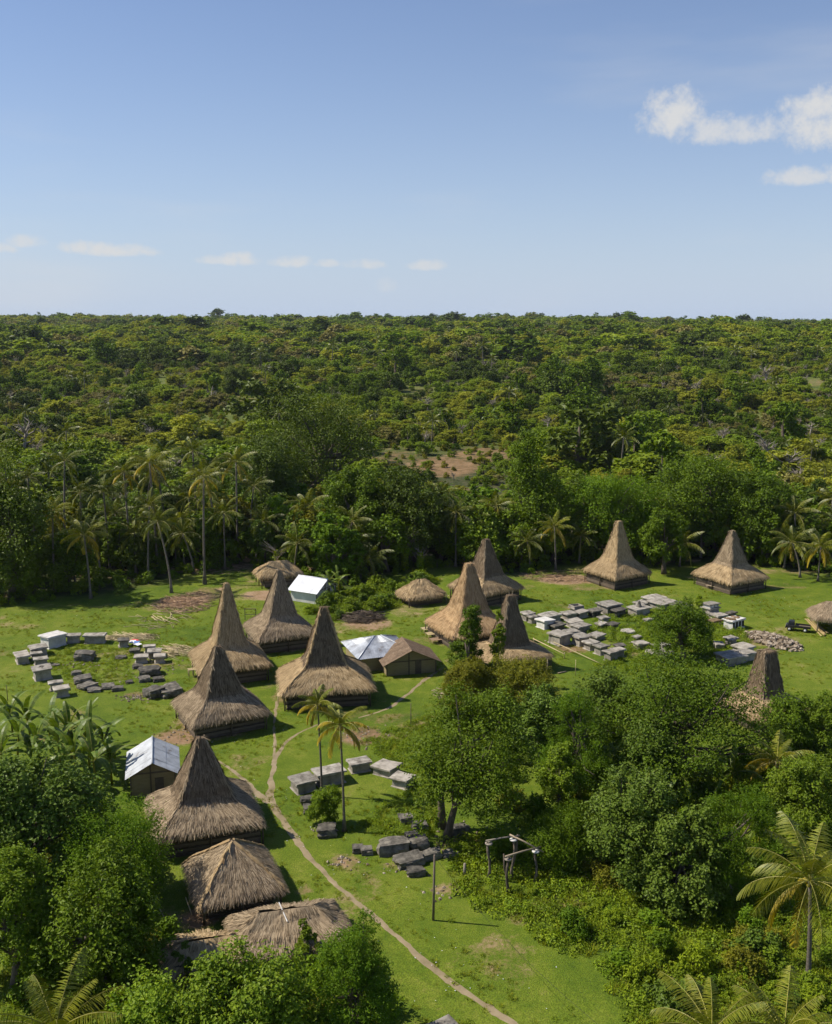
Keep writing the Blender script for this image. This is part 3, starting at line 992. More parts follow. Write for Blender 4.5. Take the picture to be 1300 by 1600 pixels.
# ------------------------------------------------------------------ thatched houses
class Roof:
    """A thatched shell: rounded-rectangular rings (half x, half y, z) from eave to top."""

    def __init__(self, prof, n=5.0, droop=.12, wob=.05, seed=0):
        self.p = np.array(prof, float)
        r = (self.p[:, 0] + self.p[:, 1]) / 2
        d = np.hypot(np.diff(r), np.diff(self.p[:, 2]))
        self.s = np.concatenate([[0], np.cumsum(d)])
        self.len = self.s[-1]
        self.n, self.droop, self.wob, self.seed = n, droop, wob, seed

    def at(self, th, s):
        hx, hy, z = (np.interp(s, self.s, self.p[:, k]) for k in range(3))
        c, sn = np.cos(th), np.sin(th)
        r = (np.abs(c) ** self.n + np.abs(sn) ** self.n) ** (-1 / self.n)
        corner = (r - 1) / .35
        fall = np.clip(1 - (s / self.len) * 2.5, 0, 1)
        w = self.wob * 2 * (fbm(th * 2.4 + self.seed, s * .8 + self.seed * 3, 3) - .5)
        return np.stack([(hx + w) * r * c, (hy + w) * r * sn, z - self.droop * corner * fall + w * .6], -1)

    def frame(self, th, s):
        p = self.at(th, s)
        dn = self.at(th, np.maximum(s - .12, 0)) - self.at(th, np.minimum(s + .12, self.len))
        dn /= np.linalg.norm(dn, axis=-1)[..., None] + 1e-9
        sd = self.at(th + .02, s) - self.at(th - .02, s)
        sd /= np.linalg.norm(sd, axis=-1)[..., None] + 1e-9
        nn = np.cross(dn, sd)
        nn /= np.linalg.norm(nn, axis=-1)[..., None] + 1e-9
        flip = np.sign((nn[..., :2] * p[..., :2]).sum(-1) + nn[..., 2] * .5)
        return p, dn, sd, nn * flip[..., None]

    def geo(self, ncard, rng, s0=0.0, s1=None, card=.7, width=.075, fringe=0, na=96, lift=.045, under=True):
        s1 = self.len if s1 is None else s1
        g = Geo()
        w_ = np.linspace(-1, 1, na // 4, endpoint=False)
        th = np.concatenate([np.arctan(w_) + k_ * np.pi / 2 for k_ in range(4)])
        ss = np.linspace(s0, s1, max(5, int((s1 - s0) / .3)))
        V = self.at(np.tile(th, len(ss)), np.repeat(ss, na))
        i = np.arange(len(ss) - 1)[:, None] * na
        j = np.arange(na)[None]
        k = (j + 1) % na
        F = np.stack([i + j, i + k, i + na + k, i + na + j], -1).reshape(-1, 4)
        g.add(V, F)
        # even spread over the surface: width-weighted
        u = rng.uniform(0, 4, ncard * 3)
        s = rng.uniform(s0, s1, ncard * 3)
        hw = np.interp(s, self.s, (self.p[:, 0] + self.p[:, 1]) / 2)
        ok = rng.random(ncard * 3) < hw / hw.max()
        u, s = u[ok][:ncard], s[ok][:ncard]
        side = np.floor(u)
        w = (u - side) * 2 - 1
        thc = np.arctan(w) + side * np.pi / 2
        p, dn, sd, nn = self.frame(thc, s)
        L = card * rng.uniform(.6, 1.3, len(s))
        sk = rng.normal(0, .10, len(s))[:, None]
        top = p + nn * .015
        bot = p + (dn + sd * sk) * L[:, None] + nn * (lift * rng.uniform(.25, 1.1, len(s)))[:, None]
        bz = np.interp(s0, self.s, self.p[:, 2]) - .25
        bot[:, 2] = np.maximum(bot[:, 2], bz)
        g.cards(top, bot, sd, width * rng.uniform(.5, 1.3, len(s)), width * rng.uniform(.1, .7, len(s)))
        if fringe:
            u = rng.uniform(0, 4, fringe)
            side = np.floor(u)
            thc = np.arctan((u - side) * 2 - 1) + side * np.pi / 2
            p, dn, sd, nn = self.frame(thc, np.full(fringe, .14))
            L = rng.uniform(.15, .62, fringe)
            dirv = dn * .35 + np.array([0, 0, -.85]) + nn * rng.normal(.02, .12, fringe)[:, None] + sd * rng.normal(0, .12, fringe)[:, None]
            p = p - nn * rng.uniform(0, .22, fringe)[:, None]
            g.cards(p, p + dirv * L[:, None], sd, .10 * rng.uniform(.6, 1.3, fringe), .03)
            # thatch ends seen from below: the shaded underside of the eave
            pin = self.at(th, np.full(na, 0.0))
            inner = pin * np.array([.80, .80, 1]) + np.array([0, 0, .18])
            VV = np.concatenate([pin, inner])
            q = np.arange(na)
            g.add(VV, np.stack([q, (q + 1) % na, na + (q + 1) % na, na + q], -1))
        return g

    def ridge(self, k, rng, s0, s1, rad=.13):
        """Bundle of straw down one hip."""
        hx, hy = self.p[0, 0], self.p[0, 1]
        g = Geo()
        s = np.linspace(s0, s1, 14)
        th = np.full(14, math.pi / 4 + k * math.pi / 2)
        p, dn, sd, nn = self.frame(th, s)
        g.tube(p + nn * .05, rad * rng.uniform(.7, 1.15, 14), 6)
        n = int(90 * (s1 - s0) / 5)
        s = rng.uniform(s0, s1, n)
        p, dn, sd, nn = self.frame(np.full(n, th[0]) + rng.normal(0, .012, n), s)
        L = rng.uniform(.4, .8, n)[:, None]
        top = p + nn * (rad * .9)
        g.cards(top, top + (dn + sd * rng.normal(0, .25, n)[:, None]) * L + nn * .03, sd, .12, .05)
        return g


def wall_and_posts(t, hx, hy, z0, z1, rng, post_h, px_, py_, mat='old_wood', nb=None):
    """Stacked-pole walls, floor platform and house posts under a thatched roof."""
    nb = nb or max(5, int((z1 - z0) / .17))
    for k in range(4):
        g = Geo()
        L = hx if k % 2 == 0 else hy
        D = hy if k % 2 == 0 else hx
        rz = k * math.pi / 2
        for b in range(nb):
            z = z0 + (b + .5) * (z1 - z0) / nb
            c = Vector((rng.normal(0, .05), -D + rng.normal(0, .03), z + rng.normal(0, .012)))
            c.rotate(Matrix.Rotation(rz, 3, 'Z'))
            g.box(c, (2 * L + rng.uniform(-.1, .3), .12, (z1 - z0) / nb * .82), rz + rng.normal(0, .006), jit=.008)
        # backing behind the poles
        c = Vector((0, -D + .12, (z0 + z1) / 2))
        c.rotate(Matrix.Rotation(rz, 3, 'Z'))
        g.box(c, (2 * L - .3, .05, z1 - z0), rz)
        o = g.build('wall', mat, t)
    g = Geo()
    g.box((0, 0, z0 + .45), (2 * hx * .985, 2 * hy * .985, .12))
    g.build('floor_platform', mat, t)
    pg = Geo()
    pg.tube([(0, 0, 0), (.01, 0, post_h * .5), (0, .01, post_h)], [.10, .09, .085], 7)
    me = pg.mesh('post', 'pale_wood' if mat == 'bamboo_wall' else 'old_wood', True)
    for ix in (-1, 0, 1):
        for iy in (-1, 0, 1):
            if ix or iy:
                link('post', me, t, (ix * px_, iy * py_, 0))


def tower_house(label, c, rot, wx, wy, top, skirt='thatch_grey', tower='thatch_grey', ridge=None, tw=.44, tipw=.075, he=2.3, rise=1.9, flare=.5, ncard=4200, flat=False, seed=0, sticks=False, nexp=22.0, wall=.86, group='tower houses of the village'):
    rg = np.random.default_rng(100 + seed)
    t = thing('thatched_tower_house', label, 'house', (c[0], c[1], -.05), math.radians(rot), group)
    ex, ey = wx / 2, wy / 2
    zb = he + rise
    tipx, tipy = max(.2, ex * tipw * 1.05), max(.15, ey * tipw * .8)
    prof = [(1.0, he - .05), (1.005, he + .16), (.955, he + .42), (.80, he + .38 + .32 * rise), (.64, he + .30 + .62 * rise), (tw + .07, zb - .05), (tw, zb + .55), (tw * .90, zb + 1.25)]
    P = [(ex * a, ey * a, z) for a, z in prof]
    zt = zb + 1.25
    for q in (.25, .5, .75, .95):
        b = 1 - q - .05 * flare * math.sin(math.pi * q)
        P.append((tipx + (P[7][0] - tipx) * b, tipy + (P[7][1] - tipy) * b, zt + (top - .12 - zt) * q))
    P.append((tipx * .9, tipy * .9, top - .06))
    P.append((tipx * .25, tipy * .15, top))
    rf = Roof(P, n=nexp, droop=.16, wob=.07, seed=seed * 1.7)
    sb = rf.s[5] + .15
    rf.geo(int(ncard * .9), rg, 0, sb, .7, .075, fringe=int(ncard * .3)).build('roof', skirt, t)
    rf.geo(int(ncard * .6), rg, sb - .05, None, .7, .07, na=96, lift=.045).build('tower_roof', tower, t)
    for k in range(4):
        if ridge:
            rf.ridge(k, rg, .2, rf.len * .97).build('hip_ridge', 'thatch_ridge', t)
        else:
            rf.ridge(k, rg, .15, sb, .07).build('hip_ridge', skirt, t)
            rf.ridge(k, rg, sb, rf.len * .97, .06).build('tower_hip', tower if tower != 'thatch_dark' else 'thatch_grey', t)
    wall_and_posts(t, ex * wall, ey * wall, .12, he + .25, rg, he + .2, ex * (wall + .05), ey * (wall + .05))
    if sticks:
        for dx in (-.25, .3):
            g = Geo()
            g.tube([(dx, 0, top - .4), (dx + .1, .05, top + .55)], [.05, .03], 5)
            g.build('finial_stick', 'pale_wood', t)
    return t


def thatch_hut(name, label, c, rot, wx, wy, he, top, ridge_len=0.0, mat='thatch_grey', ridge=None, ncard=3000, seed=0, walls=True, wallmat='old_wood', nexp=18.0, cat='hut', rough=.07, sag=0.0, fringe=None):
    rg = np.random.default_rng(300 + seed)
    t = thing(name, label, cat, (c[0], c[1], -.05), math.radians(rot))
    ex, ey = wx / 2, wy / 2
    P = [(ex, ey, he - .05), (ex, ey, he + .2), (ex * .95, ey * .95, he + .42)]
    for q in (.25, .5, .75, .93, 1.0):
        P.append((ridge_len + (ex - ridge_len) * (1 - q) * .95, .12 + (ey * .95 - .12) * (1 - q), he + .42 + (top - he - .42) * (q - sag * math.sin(math.pi * q))))
    rf = Roof(P, n=nexp, droop=.12, wob=rough, seed=seed * 2.3)
    rf.geo(int(ncard * 1.4), rg, 0, None, .7, .075, fringe=int(ncard * .3) if fringe is None else fringe).build('roof', mat, t)
    if ridge:
        for k in range(4):
            rf.ridge(k, rg, .2, rf.len * .98, .14).build('hip_ridge', ridge, t)
    if walls:
        wall_and_posts(t, ex * .72, ey * .72, .1, he + .6, rg, he + .25, ex * .88, ey * .88, wallmat)
    else:
        pg = Geo()
        pg.tube([(0, 0, 0), (.02, 0, he * .5), (0, .01, he + .4)], [.11, .10, .09], 7)
        me = pg.mesh('post', 'pale_wood', True)
        for ix in (-1, 0, 1):
            for iy in (-1, 1):
                link('post', me, t, (ix * ex * .82, iy * ey * .82, 0))
    return t


tower_house('grey thatched tower house beside the tin-roofed shed, nearest of the tower houses', (-21.0, 94.3), 19.4, 10.2, 9.6, 10.0, 'thatch_grey', 'thatch_dark', tw=.47, tipw=.07, he=2.3, rise=1.9, ncard=6500, seed=1, wall=.92)
tower_house('grey-brown thatched tower house standing right in front of the tall tan-towered one', (-24.5, 121.7), 28.0, 9.8, 9.6, 10.3, 'thatch_grey', 'thatch_dark', ridge=None, tw=.46, tipw=.07, he=2.3, rise=2.1, ncard=5200, seed=2)
tower_house('tan thatched house with the tallest tower, leftmost of the central four', (-26.6, 139.8), 21.0, 10.0, 10.0, 13.6, 'thatch_tan', 'thatch_tan', tw=.44, tipw=.055, he=2.5, rise=2.2, ncard=5000, seed=3)
tower_house('brown thatched tower house in front of the white-walled tin-roofed building', (-21.2, 154.1), 23.0, 9.6, 9.8, 12.0, 'thatch_grey', 'thatch_grey', tw=.45, tipw=.05, he=2.4, rise=2.2, ncard=4200, seed=4)
tower_house('wide tan thatched tower house with straw-coloured hips behind the two leaning palms', (-12.2, 131.2), 9.0, 12.2, 10.2, 12.6, 'thatch_tan', 'thatch_dark', ridge=True, tw=.42, tipw=.06, he=2.5, rise=2.4, ncard=5600, seed=5, group='tower houses of the village')
tower_house('smooth reddish-tan thatched tower house beside the low plank platforms', (8.3, 156.4), 23.0, 11.2, 11.6, 12.4, 'thatch_gold', 'thatch_gold', tw=.47, tipw=.10, he=2.4, rise=2.4, ncard=4600, seed=6, nexp=6.0)
tower_house('dark-towered thatched house at the wood edge behind the reddish-tan one', (12.6, 180.0), 36.0, 10.2, 9.6, 11.2, 'thatch_tan', 'thatch_dark', tw=.44, tipw=.08, he=2.4, rise=2.2, ncard=3600, seed=7)
tower_house('thatched house with narrow blackish tower and sticks on top, half hidden by trees', (13.6, 143.2), 24.0, 10.2, 8.8, 10.9, 'thatch_tan', 'thatch_dark', tw=.46, tipw=.10, he=2.3, rise=1.3, ncard=4200, flat=True, seed=8, sticks=True, nexp=9.0)
tower_house('light tan thatched tower house dappled by tree shade at the wood edge', (38.6, 191.5), 32.0, 9.6, 9.2, 12.2, 'thatch_tan', 'thatch_tan', ridge=None, tw=.44, tipw=.09, he=2.4, rise=2.3, ncard=3600, seed=9)
tower_house('tan thatched tower house with bench in front, rightmost at the wood edge', (59.4, 188.6), 29.0, 9.9, 10.2, 11.0, 'thatch_tan', 'thatch_grey', tw=.42, tipw=.07, he=2.3, rise=2.2, ncard=3600, seed=10)
kh = G(1193, 1128)
tower_house('house behind the spreading tree with only its blunt dark thatch tower showing', (kh[0] + .2, kh[1] + 1), 25.0, 9.4, 9.0, 9.2, 'thatch_tan', 'thatch_dark', tw=.40, tipw=.20, he=2.0, rise=1.5, ncard=4200, flat=True, seed=11, nexp=6.0)
thatch_hut('thatched_hut', 'square hut with pyramid thatch roof and pale straw hips', (-16.0, 82.6), 22.0, 7.5, 7.9, 1.9, 5.3, 0.0, 'thatch_grey', ridge='thatch_ridge', ncard=5200, seed=1)
nh = G(450, 1452, 1.5)
thatch_hut('thatched_hut', 'long low thatched roof with white ridge pole behind the bottom bushes', (nh[0], nh[1] - .3), 14.0, 9.4, 6.6, 1.6, 3.6, 2.2, 'thatch_grey', ncard=4200, seed=2, rough=.24, sag=.06)
gg = Geo()
a_ = G(436, 1410, 3.72)
b_ = G(449, 1440, 3.05)
gg.tube([a_, (a_ + b_) / 2, b_], [.05, .05, .05], 6)
tag(gg.build('ridge_pole', 'concrete_white'), 'thin white pole lying down the low thatched roof', 'pole')
oh = G(318, 1497, 1.2)
thatch_hut('thatched_shed', 'collapsing ragged thatched shed roof in the bushes at bottom left', (oh[0] + .2, oh[1] + .4), 16.0, 7.0, 5.0, 1.3, 2.7, 1.8, 'thatch_tan', ncard=2600, seed=3, rough=.25, sag=.1, cat='shed')
ph = G(660, 944)
thatch_hut('thatched_hut', 'low round-edged thatched hut at the garden wall beside the reddish-tan house', (ph[0] - .3, ph[1] + 2), 24.0, 8.2, 7.0, 1.5, 4.2, .8, 'thatch_tan', ncard=2400, seed=4, nexp=3.0, rough=.15)
qh = G(432, 918)
thatch_hut('thatched_hut', 'hipped thatched roof behind the central houses next to the white building', (qh[0], qh[1] + 3), 20.0, 8.6, 6.4, 2.2, 4.6, 1.6, 'thatch_tan', ncard=2200, seed=5)
lh = G(1313, 985)
thatch_hut('open_shelter', 'open-sided grey thatched shelter on posts beside the black truck', (lh[0] + .6, lh[1] + 1.0), -12.0, 10.5, 7.5, 2.3, 4.6, 2.6, 'thatch_grey', ncard=3200, seed=6, walls=False, cat='shelter', nexp=4.0)


# ------------------------------------------------------------------ tin-roofed and board houses
def sheet_geo(L, W, amp=.035, pitch=.24):
    """One corrugated sheet: W across the waves, L down the slope, at the origin, in the xy plane."""
    n = int(W / pitch * 4)
    x = np.linspace(0, W, n + 1)
    z = amp * np.sin(x / pitch * 2 * np.pi)
    V = np.concatenate([np.column_stack([x, 0 * x, z]), np.column_stack([x, 0 * x + L, z])])
    i = np.arange(n)
    return V, np.stack([i, i + 1, n + 2 + i, n + 1 + i], -1)


def roof_plane(t, a, b, c, d, n, mat, rows=1, over=.02):
    """Lay n columns (and rows) of corrugated sheets on the quad eave a-b, ridge d-c (d above a)."""
    a, b, c, d = (np.array(q, float) for q in (a, b, c, d))
    for r in range(rows):
        for k in range(n):
            g = Geo()
            V, F = sheet_geo(1, 1, .0, .25)
            V, F = sheet_geo(1.0, 1.0, .02, 1 / 5)
            u = (k + V[:, 0] * 1.03) / n
            v = (r + V[:, 1] * 1.04) / rows
            u = np.clip(u, 0, 1.0)
            lo = a + (b - a) * u[:, None]
            hi = d + (c - d) * u[:, None]
            nrm = np.cross(b - a, d - a)
            nrm /= np.linalg.norm(nrm)
            if nrm[2] < 0:
                nrm = -nrm
            P = lo + (hi - lo) * v[:, None] + nrm * (V[:, 2] * 1.0 + .012 * (k % 2) + .016 * r + R.normal(0, .004))[:, None]
            g.add(P, F)
            g.build('roof_sheet', mat, t, smooth=True)


def gable_house(name, label, c, rot, wx, wy, he, hr, roofmat, wallmat, nsheet=5, rows=2, over=.6, trimmat='old_wood', door=True, cat='house', roofpos=.5):
    """Ridge along local y; the gable faces local -y."""
    t = thing(name, label, cat, (c[0], c[1], -.03), math.radians(rot))
    x, y = wx / 2, wy / 2
    rx = -x + wx * roofpos
    slope = (hr - he) / x
    ze = he - over * slope * .8
    roof_plane(t, (-x - over, -y - over, ze), (-x - over, y + over, ze), (rx, y + over, hr), (rx, -y - over, hr), nsheet, roofmat, rows)
    roof_plane(t, (x + over, -y - over, ze), (x + over, y + over, ze), (rx, y + over, hr), (rx, -y - over, hr), nsheet, roofmat, rows)
    g = Geo()
    g.tube([(rx, -y - over, hr + .03), (rx, y + over, hr + .03)], [.09, .09], 8)
    g.build('ridge_cap', roofmat, t, smooth=True)
    for sx in (-1, 1):
        g = Geo()
        g.box((sx * x, 0, he / 2), (.10, wy, he))
        g.build('wall', wallmat, t)
    for sy in (-1, 1):
        g = Geo()
        V = [(-x, sy * y, 0), (x, sy * y, 0), (x, sy * y, he), (rx, sy * y, hr - .12), (-x, sy * y, he)]
        V2 = [(p[0], p[1] - sy * .1, p[2]) for p in V]
        g.add(V + V2, [[0, 1, 2, 4], [5, 9, 7, 6]])
        g.f[3].append(np.array([[4, 2, 3], [9, 8, 7]]))
        g.mi[3].append(np.zeros(2, int))
        g.build('gable_wall', wallmat, t)
    for px_ in (-x, -x * .1, x):
        g = Geo()
        g.box((px_, -y - .06, (he + (hr - he) * (1 - abs(px_ - rx) / (x * 1.05))) / 2 - .05), (.14, .10, he + (hr - he) * max(0, 1 - abs(px_ - rx) / (x * 1.05)) - .1))
        g.build('corner_post', trimmat, t)
    g = Geo()
    g.box((0, -y - .05, he + .02), (wx, .07, .12))
    g.build('tie_beam', trimmat, t)
    if door:
        g = Geo()
        g.box((x * .28, -y - .03, 1.0), (.9, .06, 2.0))
        g.build('door', trimmat, t)
    return t


u0 = G(228, 1240)
gable_house('tin_roofed_house', 'small shed with bluish-white corrugated tin roof beside the banana plants', (u0[0] + .2, u0[1] + 2.6), 14.0, 4.6, 6.2, 2.6, 3.9, 'zinc_white', 'bamboo_wall', 5, 2, .55, roofpos=.5)
t0_ = G(637, 1052)
gable_house('bamboo_house', 'low house with brown sheet roof and woven bamboo walls', (t0_[0] - .1, t0_[1] + 2.2), 14.0, 7.2, 5.2, 2.0, 3.7, 'rust_roof', 'bamboo_wall', 7, 4, .7, roofpos=.5)
r0_ = G(486, 940)
gable_house('white_house', 'white-walled house with pale tin roof behind the central tower houses', (r0_[0] + .2, r0_[1] + 2.5), 62.0, 6.4, 5.4, 2.2, 3.9, 'zinc_bright', 'plaster_white', 4, 2, .5, roofpos=.5)


def hip_house(label, c, rot, wx, wy, he, hr, roofmat, wallmat):
    t = thing('tin_roofed_house', label, 'house', (c[0], c[1], -.03), math.radians(rot))
    x, y = wx / 2, wy / 2
    r = .5
    roof_plane(t, (-x, -y, he), (x, -y, he), (r, 0, hr), (-r, 0, hr), 6, roofmat, 3)
    roof_plane(t, (x, y, he), (-x, y, he), (-r, 0, hr), (r, 0, hr), 6, roofmat, 3)
    roof_plane(t, (-x, y, he), (-x, -y, he), (-r, 0, hr), (-r, .02, hr), 5, roofmat, 3)
    roof_plane(t, (x, -y, he), (x, y, he), (r, 0, hr), (r, -.02, hr), 5, roofmat, 3)
    for sx in (-1, 1):
        for sy in (-1, 1):
            g = Geo()
            g.tube([(sx * x, sy * y, he + .04), (sx * r, 0, hr + .05)], [.09, .09], 6)
            g.build('hip_cap', roofmat, t, smooth=True)
    for k, (w, d) in enumerate(((wx * .86, wy * .86), (wy * .86, wx * .86)) * 2):
        g = Geo()
        p = Vector((0, -d / 2, he / 2 - .02))
        p.rotate(Matrix.Rotation(k * math.pi / 2, 3, 'Z'))
        g.box(p, (w - .2, .12, he), k * math.pi / 2)
        g.build('wall', wallmat, t)
    return t


s0_ = G(590, 1012, 2.2)
hip_house('house under a pyramid of shiny grey tin sheets beside the brown sheet roof', (s0_[0], s0_[1] + .5), 20.0, 8.8, 8.8, 2.1, 3.9, 'zinc', 'bamboo_wall')


# ------------------------------------------------------------------ tombs and megaliths
def tomb(label, px, py, w, d, h, rot, lid='concrete', side='concrete_side', lidt=.24, over=.28, kind='slab', group='stone slab tombs', seed=0):
    """A boxed grave under a heavy slab. px, py: middle of the slab's top in the photograph."""
    p = G(px, py, h)
    t = thing('slab_tomb', label, 'tomb', (p[0], p[1], -.10), math.radians(rot), group)
    t.rotation_euler = (R.normal(0, .022), R.normal(0, .022), math.radians(rot))
    g = Geo()
    g.slab((0, 0, (h - lidt) / 2 + .02), (w - 2 * over, d - 2 * over, h - lidt + .06), 0, .04, jit=.022)
    g.build('tomb_box', side, t)
    g = Geo()
    g.slab((0, 0, .07), (w - 2 * over + .3, d - 2 * over + .3, .2), 0, .03, jit=.012)
    g.build('plinth', side, t)
    g = Geo()
    g.slab((0, 0, h - lidt / 2 + .04), (w, d, lidt), R.normal(0, .035), .06, jit=.032)
    g.build('slab', lid, t)
    if kind == 'tier':
        g = Geo()
        g.slab((0, 0, h + .30), (w * .75, d * .75, .5), 0, .03)
        g.build('upper_box', 'concrete_white', t)
        g = Geo()
        g.slab((0, 0, h + .64), (w * .95, d * .95, .18), 0, .04)
        g.build('upper_slab', lid, t)
        for sx in (-.3, 0, .3):
            g = Geo()
            g.slab((sx * w, -d * .385, h + .30), (.12, .10, .4), 0, .02)
            g.build('pilaster', 'concrete', t)
    if kind == 'open':
        g = Geo()
        for k in range(4):
            q = Vector((0, -(d if k % 2 == 0 else w) * .42, h + .22))
            q.rotate(Matrix.Rotation(k * math.pi / 2, 3, 'Z'))
            g.slab(q, ((w if k % 2 == 0 else d) * .92 - (.25 if k % 2 else 0), .14, .42), k * math.pi / 2, .02)
        g.build('parapet', 'concrete_side', t)
    if kind == 'pinnacle':
        g = Geo()
        g.tube([(0, 0, h), (0, 0, h + .3), (0, 0, h + .5), (0, 0, h + .9), (0, 0, h + 1.15)], [.55, .42, .30, .24, .05], 10)
        g.build('pinnacle', 'old_stone', t)
    if kind == 'cross':
        g = Geo()
        g.slab((0, 0, h + .06), (.16, .9, .06), 0, .01)
        g.build('cross_upright', 'old_stone', t)
        g = Geo()
        g.slab((0, .15, h + .09), (.6, .15, .06), 0, .01)
        g.build('cross_arm', 'old_stone', t)
    if kind == 'pillars':
        for q in (-.36, -.12, .12, .36):
            g = Geo()
            g.slab((q * w, -d / 2 + over - .04, h * .5), (.34, .16, h * .62), 0, .02)
            g.build('recess_shade', 'rubber', t)  # raised black block, its colour stands in for the shade inside an opening
        for k in range(6):
            g = Geo()
            g.slab((R.uniform(-.4, .4) * w, R.uniform(-.3, .3) * d, h + .08), (R.uniform(.6, 1.2), R.uniform(.5, .9), .16), R.uniform(0, 3), .05, jit=.04)
            g.build('earth_clod', 'moss_earth', t)
    return t


def rock_geo(rg, w, d, h, rough=.12):
    n = 7
    V, idx = [], {}
    F = []
    # a subdivided cube pushed towards a rounded, broken block

    def vid(p):
        k = tuple(np.round(p, 4))
        if k not in idx:
            idx[k] = len(V)
            V.append(p)
        return idx[k]
    q = np.linspace(-1, 1, n)
    for ax in range(3):
        for sg in (-1, 1):
            for i in range(n - 1):
                for j in range(n - 1):
                    c = []
                    for (a, b) in ((i, j), (i + 1, j), (i + 1, j + 1), (i, j + 1)):
                        p = np.zeros(3)
                        p[ax] = sg
                        p[(ax + 1) % 3] = q[a]
                        p[(ax + 2) % 3] = q[b]
                        c.append(vid(p))
                    F.append(c if sg > 0 else c[::-1])
    V = np.array(V)
    ln = np.linalg.norm(V, axis=1)[:, None]
    V = V * (.80 + .20 / ln * 1.2)
    o = rg.uniform(0, 50)
    nz = fbm(V[:, 0] * 1.4 + o, V[:, 1] * 1.4 + V[:, 2] * 1.9 + o, 4)[:, None] - .5
    V = V * (1 + nz * rough * 4)
    V = V * np.array([w, d, h]) / 2 / .92
    V[:, 2] += h / 2 * .86
    g = Geo()
    g.add(V, F)
    return g


def megalith(label, px, py, w, d, h, rot, mat='old_stone', group='weathered old megaliths', legs=False, name='stone_block'):
    p = G(px, py, h * .9)
    rg = np.random.default_rng(int(px * 13 + py))
    g = rock_geo(rg, w, d, h)
    o = g.build(name, mat)
    o.location = (p[0], p[1], -.08)
    o.rotation_euler = (rg.normal(0, .04), rg.normal(0, .04), math.radians(rot))
    return tag(o, label, 'stone', group)


def px_m(px, py, n):
    """n photo pixels at this spot, in metres."""
    p = G(px, py)
    return n * proj(p[0], p[1], 0)[2] / FOC


